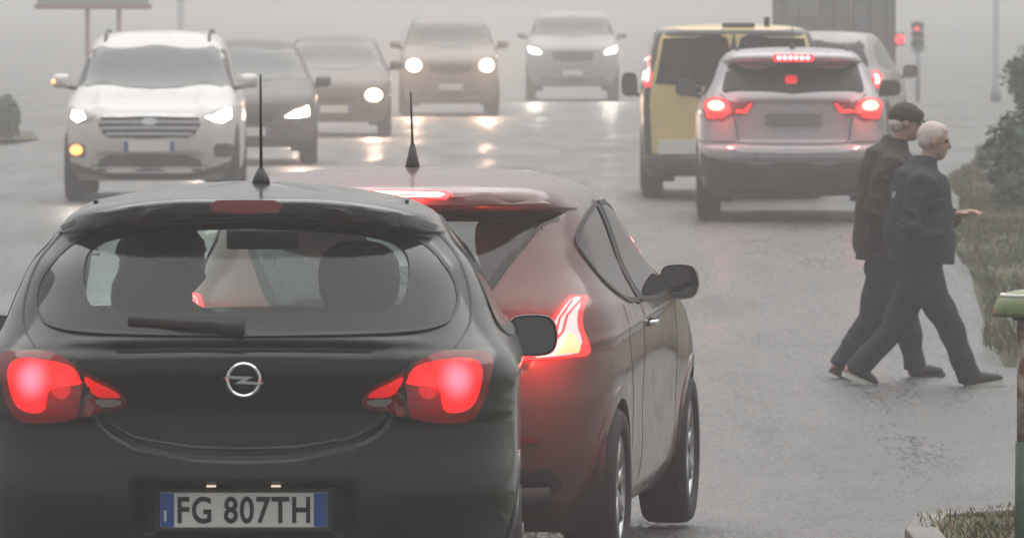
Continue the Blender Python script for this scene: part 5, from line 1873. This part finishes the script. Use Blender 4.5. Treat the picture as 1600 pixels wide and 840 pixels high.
def walker(label, dist, px, joints, mats, hat, mark=None, hand_out=False, lean=0.0):
    """joints are (px, py) read off the photograph at distance dist, turned into metres beside the figure's own root"""
    k = dist / F_PX
    base_x = (px - 800) * k
    z0 = zg(dist)
    root = empty('person', (base_x, dist, z0))
    tag(root, label, 'person')

    def J(n, y=0.0):
        a = joints[n]
        return Vector(((a[0] - 800) * k - base_x, y, CAM_H - a[1] * k - z0))
    hip_n, hip_f = J('hip', -0.085), J('hip', 0.085)
    sh = J('shoulder')
    neck, head = J('neck'), J('head')
    s = 0.225
    # --- body: one skin from head to feet
    b = MB()
    head_shape(b, head, s, 1, joints.get('tilt', 0.12))
    b.tube([neck - Vector((0.03, 0, 0.07)), neck, head + Vector((-0.01, 0, -0.05))], [0.060, 0.054, 0.052], 14, up=(1, 0, 0))
    mid = (sh + J('hip')) / 2 + Vector((-0.01, 0, 0))
    b.tube([J('hip') + Vector((0, 0, -0.05)), J('hip') + Vector((0, 0, 0.08)), mid, sh + Vector((0, 0, -0.08)), sh + Vector((0, 0, 0.03)), neck], [(0.09, 0.13), (0.10, 0.14), (0.105, 0.14), (0.11, 0.165), (0.08, 0.13), (0.05, 0.055)], 18, up=(1, 0, 0))
    arms = {}
    for sd, nm in ((-1, 'near'), (1, 'far')):
        s0 = sh + Vector((0, sd * 0.165, -0.01))
        e0, w0 = J('elbow_' + nm, sd * 0.235), J('wrist_' + nm, sd * (0.16 if nm == 'far' else 0.10))
        arms[nm] = (s0, e0, w0, sd)
        b.tube([sh + Vector((0, sd * 0.08, 0)), s0, (s0 + e0) / 2, e0, (e0 + w0) / 2, w0], [0.05, 0.052, 0.045, 0.040, 0.036, 0.027], 12, up=(0, 1, 0))
        hand_shape(b, w0, (w0 - e0).normalized() + Vector((0.4, 0, 0)) if nm == 'far' else (w0 - e0), (0, 0, -1) if nm == 'far' else (1, 0, -0.3), sd)
        kn, an = J('knee_' + nm, sd * 0.085), J('ankle_' + nm, sd * 0.08)
        h0 = hip_n if sd < 0 else hip_f
        b.tube([h0 + Vector((0, 0, 0.03)), h0 * 0.5 + kn * 0.5, kn, kn * 0.6 + an * 0.4, an], [0.082, 0.070, 0.053, 0.052, 0.036], 14, up=(1, 0, 0))
        heel, toe = J('heel_' + nm, sd * 0.08), J('toe_' + nm, sd * 0.08)
        b.tube([heel + Vector((0.02, 0, 0.04)), an + Vector((0.01, 0, -0.02)), (heel + toe) / 2 + Vector((0, 0, 0.035)), toe + Vector((-0.03, 0, 0.025))], [0.03, 0.034, 0.03, 0.02], 10, up=(0, 0, 1))
    b.remeshed('body', M['skin'], root, 0.0075, 3)
    # --- trousers
    t = MB()
    for sd, nm in ((-1, 'near'), (1, 'far')):
        h0 = hip_n if sd < 0 else hip_f
        kn, an = J('knee_' + nm, sd * 0.085), J('ankle_' + nm, sd * 0.08)
        t.tube([h0 + Vector((0, 0, 0.10)), h0 + (kn - h0) * 0.2, h0 * 0.5 + kn * 0.5, kn, kn * 0.5 + an * 0.5, an + Vector((0, 0, -0.015))], [(0.115, 0.095), (0.112, 0.098), (0.098, 0.09), (0.082, 0.078), (0.074, 0.072), (0.068, 0.065)], 18, up=(1, 0, 0))
        for f_ in (0.30, 0.62, 0.80):                      # creases behind the thigh, at the knee and on the shin
            c_ = h0.lerp(kn, f_ / 0.55) if f_ < 0.55 else kn.lerp(an, (f_ - 0.55) / 0.45)
            t.tube([c_ + Vector((-0.075, sd * 0.02, 0.03)), c_ + Vector((0.0, sd * 0.082, 0.0)), c_ + Vector((0.075, sd * 0.03, -0.035))], [0.010, 0.017, 0.008], 8, up=(0, 1, 0))
    t.ball(J('hip') + Vector((-0.01, 0, 0.02)), (0.135, 0.165, 0.13))
    t.remeshed('trousers', mats[1], root, 0.011, 4, noise=0.0055, nscale=8)
    # --- jacket
    j = MB()
    hem = J('hem')
    j.tube([hem, hem + Vector((0.0, 0, 0.06)), mid + Vector((0, 0, -0.02)), mid + Vector((0, 0, 0.12)), sh + Vector((-0.005, 0, -0.06)), sh + Vector((0, 0, 0.03)), neck + Vector((-0.02, 0, -0.03)), neck + Vector((-0.012, 0, 0.015))],
           [(0.185, 0.19), (0.20, 0.20), (joints.get('belly', 0.195), 0.20), (0.190, 0.205), (0.175, 0.215), (0.15, 0.19), (0.10, 0.12), (0.080, 0.085)], 22, up=(1, 0, 0))
    for nm in ('near', 'far'):
        s0, e0, w0, sd = arms[nm]
        j.tube([sh + Vector((0, sd * 0.10, -0.01)), s0 + Vector((0, sd * 0.01, -0.02)), (s0 + e0) / 2, e0, (e0 + w0) / 2, w0 - (w0 - e0).normalized() * 0.005], [0.085, 0.092, 0.080, 0.074, 0.066, 0.052], 14, up=(0, 1, 0))
    # stand-up collar, chest and pocket folds
    j.tube([neck + Vector((-0.018, 0, -0.02)), neck + Vector((-0.010, 0, 0.035))], [(0.082, 0.088), (0.076, 0.080)], 18, up=(1, 0, 0))
    j.tube([hem + Vector((0, 0, 0.0)), hem + Vector((0, 0, 0.035))], [(0.192, 0.198), (0.195, 0.20)], 22, up=(1, 0, 0))
    for zz_, xx_ in ((0.14, 0.03), (0.23, -0.05), (0.33, 0.02)):
        q0 = hem + Vector((xx_ - 0.13, -0.175, zz_))
        j.tube([q0, q0 + Vector((0.12, -0.032, 0.02)), q0 + Vector((0.25, 0.0, 0.05))], [0.012, 0.024, 0.010], 8, up=(0, 1, 0))
    for nm in ('near', 'far'):
        s0, e0, w0, sd = arms[nm]
        for f_ in (0.35, 0.7, 0.95):
            c_ = s0.lerp(e0, f_)
            j.tube([c_ + Vector((-0.07, sd * 0.03, 0.025)), c_ + Vector((0, sd * 0.085, 0)), c_ + Vector((0.07, sd * 0.03, -0.02))], [0.010, 0.018, 0.010], 8, up=(0, 1, 0))
    jk = j.remeshed('jacket', mats[0], root, 0.010, 3, noise=0.0075, nscale=7.5)
    if mark:
        mp = Vector(((mark[0] - 800) * k - base_x, -0.5, CAM_H - mark[1] * k - z0))
        ok_, loc_, nor_, _ = jk.ray_cast(mp, Vector((0, 1, 0)))
        if ok_:
            v = [loc_ + nor_ * 0.004 + Vector((dx, 0, dz)) for dx, dz in ((-0.012, 0.02), (0.012, 0.024), (0.014, -0.004), (0.002, -0.024), (-0.012, -0.008))]
            v2 = [p + nor_ * -0.004 for p in v]
            n5 = len(v)
            mesh_obj('jacket_badge', v + v2, [tuple(range(n5))] + [(i_, (i_ + 1) % n5, n5 + (i_ + 1) % n5, n5 + i_) for i_ in range(n5)], M['sole'], root, False)
    # --- shoes
    for sd, nm in ((-1, 'near'), (1, 'far')):
        heel, toe, an = J('heel_' + nm, sd * 0.08), J('toe_' + nm, sd * 0.08), J('ankle_' + nm, sd * 0.08)
        ax = (toe - heel)
        L_ = ax.length
        ax.normalize()
        up = Vector((-ax.z, 0, ax.x))
        sh_ = MB()
        o_ = heel + up * 0.024
        sh_.tube([o_ + ax * 0.015 + up * 0.030, o_ + ax * 0.06 + up * 0.048, o_ + ax * L_ * 0.45 + up * 0.040, o_ + ax * L_ * 0.72 + up * 0.028, o_ + ax * (L_ - 0.035) + up * 0.022, o_ + ax * (L_ - 0.01) + up * 0.014],
                 [(0.032, 0.032), (0.05, 0.040), (0.042, 0.042), (0.030, 0.046), (0.024, 0.038), (0.012, 0.02)], 14, up=up)
        sh_.tube([an + Vector((0, 0, 0.02)), o_ + ax * 0.065 + up * 0.05, o_ + ax * 0.08 + up * 0.03], [0.042, 0.044, 0.046], 12, up=(1, 0, 0))
        so_ = sh_.remeshed('shoe', M['shoe'], root, 0.008, 3)
        ol = []
        for q_ in np.linspace(0, 2 * pi, 28, endpoint=False):
            ax_p = 0.5 - 0.5 * cos(q_)
            wd = 0.052 + 0.010 * sin(ax_p * 3.0 - 0.6)
            ol.append((ax_p * L_, wd * sin(q_)))
        v = []
        for hgt in (0.0, 0.031):
            for a_, b_2 in ol:
                v.append(heel + ax * a_ + up * hgt + Vector((0, b_2, 0)))
        m2 = len(ol)
        mesh_obj('sole', v, [tuple(range(m2))[::-1], tuple(range(m2, 2 * m2))] + [(i_, (i_ + 1) % m2, m2 + (i_ + 1) % m2, m2 + i_) for i_ in range(m2)], M['sole'] if joints.get('white_sole') else M['shoe'], so_, False)
    # --- hair / cap
    R_ = Matrix.Rotation(joints.get('tilt', 0.12), 4, 'Y')

    def HP(x, y, z):
        return head + (R_ @ Vector((x * s, y * s, z * s)))
    hr = MB()
    if hat == 'cap':
        hr.ball(HP(-0.06, 0, 0.20), (0.445 * s, 0.385 * s, 0.36 * s))
        hr.ball(HP(0.10, 0, 0.22), (0.37 * s, 0.34 * s, 0.22 * s))
        hr.tube([HP(0.22, 0, 0.14), HP(0.45, 0, 0.09), HP(0.66, 0, 0.03)], [(0.030 * s, 0.30 * s), (0.026 * s, 0.28 * s), (0.018 * s, 0.15 * s)], 16, up=tuple(R_ @ Vector((0, 0, 1))))
        hr.remeshed('cap', M['cap'], root, 0.006, 2)
        h2 = MB()
        h2.ball(HP(-0.22, 0, -0.05), (0.26 * s, 0.335 * s, 0.24 * s))
        h2.remeshed('hair', M['white_hair'], root, 0.007, 2, noise=0.002, nscale=40)
    else:
        hr.ball(HP(-0.085, 0, 0.135), (0.405 * s, 0.347 * s, 0.395 * s))
        hr.ball(HP(-0.20, 0, 0.0), (0.26 * s, 0.325 * s, 0.26 * s))
        hr.ball(HP(0.05, 0, 0.30), (0.27 * s, 0.27 * s, 0.20 * s))
        hr.remeshed('hair', M['white_hair'], root, 0.006, 3)
    # eyes and mouth line
    for sd in (-1, 1):
        MB().ball(HP(0.315, sd * 0.14, 0.055), (0.028 * s * 2, 0.05 * s * 1.2, 0.028 * s * 1.6), u=10, w=6).build('eye', M['letter'], root)
    MB().tube([HP(0.335, -0.09, -0.232), HP(0.372, 0, -0.228), HP(0.335, 0.09, -0.232)], 0.0025, 6, up=(0, 0, 1)).build('mouth', M['cap'], root)
    return root


walker('white haired elderly person in a dark navy jacket striding right', 43.0, 1445,
       dict(head=(1460, 221), neck=(1448, 253), shoulder=(1440, 280), hip=(1440, 428), hem=(1440, 412), tilt=0.16, belly=0.215,
            elbow_near=(1418, 352), wrist_near=(1450, 385), elbow_far=(1470, 350), wrist_far=(1500, 337),
            knee_near=(1482, 508), ankle_near=(1516, 588), heel_near=(1502, 612), toe_near=(1571, 599),
            knee_far=(1398, 516), ankle_far=(1336, 578), heel_far=(1316, 588), toe_far=(1372, 611), white_sole=True),
       (M['navy'], M['trouser_b']), 'hair', mark=(1397, 305))
walker('person in a brown flat cap walking right behind the white haired one', 43.9, 1395,
       dict(head=(1416, 192), neck=(1402, 222), shoulder=(1392, 247), hip=(1386, 420), hem=(1384, 405), tilt=0.10,
            elbow_near=(1362, 335), wrist_near=(1385, 395), elbow_far=(1415, 335), wrist_far=(1440, 385),
            knee_far=(1418, 505), ankle_far=(1432, 572), heel_far=(1421, 600), toe_far=(1480, 590),
            knee_near=(1358, 500), ankle_near=(1312, 568), heel_near=(1294, 580), toe_near=(1340, 600)),
       (M['brown_coat'], M['trouser']), 'cap')

# driver inside the dark hatchback
dv = empty('person', (0, 0, 0))
tag(dv, 'dark haired driver silhouetted in the rear window of the dark hatchback', 'person')
dv.location = corsa.root.matrix_basis @ Vector((1.78, 0.325, 0.50))
dv.rotation_euler = corsa.root.rotation_euler
b = MB()
head_shape(b, (0.16, 0, 0.78), 0.225, 1, 0.05)
b.tube([(0.0, 0, 0.10), (0.0, 0, 0.22), (0.04, 0, 0.45), (0.08, 0, 0.58), (0.12, 0, 0.64), (0.14, 0, 0.74)], [(0.12, 0.18), (0.12, 0.17), (0.11, 0.19), (0.08, 0.16), (0.055, 0.06), (0.052, 0.054)], 18, up=(1, 0, 0))
for sd in (-1, 1):
    b.tube([(0.06, sd * 0.10, 0.56), (0.07, sd * 0.20, 0.53), (0.16, sd * 0.25, 0.33), (0.40, sd * 0.17, 0.40)], [0.055, 0.058, 0.046, 0.032], 12, up=(0, 1, 0))
    hand_shape(b, (0.40, sd * 0.17, 0.40), (1, -sd * 0.2, 0.25), (0, -sd, 0), sd)
    b.tube([(0.02, sd * 0.10, 0.14), (0.35, sd * 0.13, 0.17), (0.45, sd * 0.13, 0.15), (0.62, sd * 0.12, -0.10)], [0.085, 0.07, 0.06, 0.045], 12, up=(0, 1, 0))
b.remeshed('body', M['skin'], dv, 0.010, 3)
j = MB()
j.tube([(0.0, 0, 0.16), (0.0, 0, 0.24), (0.04, 0, 0.45), (0.075, 0, 0.58), (0.11, 0, 0.635), (0.125, 0, 0.67)], [(0.145, 0.20), (0.14, 0.19), (0.135, 0.215), (0.10, 0.18), (0.075, 0.09), (0.068, 0.07)], 18, up=(1, 0, 0))
for sd in (-1, 1):
    j.tube([(0.06, sd * 0.10, 0.55), (0.07, sd * 0.20, 0.52), (0.16, sd * 0.25, 0.33), (0.38, sd * 0.175, 0.395)], [0.075, 0.078, 0.064, 0.044], 12, up=(0, 1, 0))
j.remeshed('jacket', M['navy'], dv, 0.013, 4, noise=0.004)
h2 = MB()
h2.ball((0.135, 0, 0.80), (0.135, 0.145, 0.125))
h2.ball((0.10, 0, 0.74), (0.11, 0.15, 0.11))
for _ in range(40):
    a, e_ = random.uniform(0, 2 * pi), random.uniform(-0.5, 1.4)
    h2.ball((0.12 + 0.115 * cos(a) * cos(e_) * (0.6 if cos(a) > 0 else 1), 0.125 * sin(a) * cos(e_), 0.79 + 0.11 * sin(e_)), random.uniform(0.022, 0.038), u=8, w=6)
h2.remeshed('hair', M['dark_hair'], dv, 0.008, 2, noise=0.003, nscale=40)

# ------------------------------------------------------------------ haze
hz = MB().box((0, 1270, 3.0), (640, 2660, 9.0)).build('haze', None, None, False)
structure(hz, 'stuff')
m, nt, out = new_mat('haze')
pv = nt.nodes.new('ShaderNodeVolumePrincipled')
pv.inputs['Density'].default_value = HAZE_DENSITY
pv.inputs['Color'].default_value = (0.98, 0.975, 0.97, 1)
pv.inputs['Anisotropy'].default_value = 0.8
nt.links.new(pv.outputs[0], out.inputs['Volume'])
hz.data.materials.append(m)
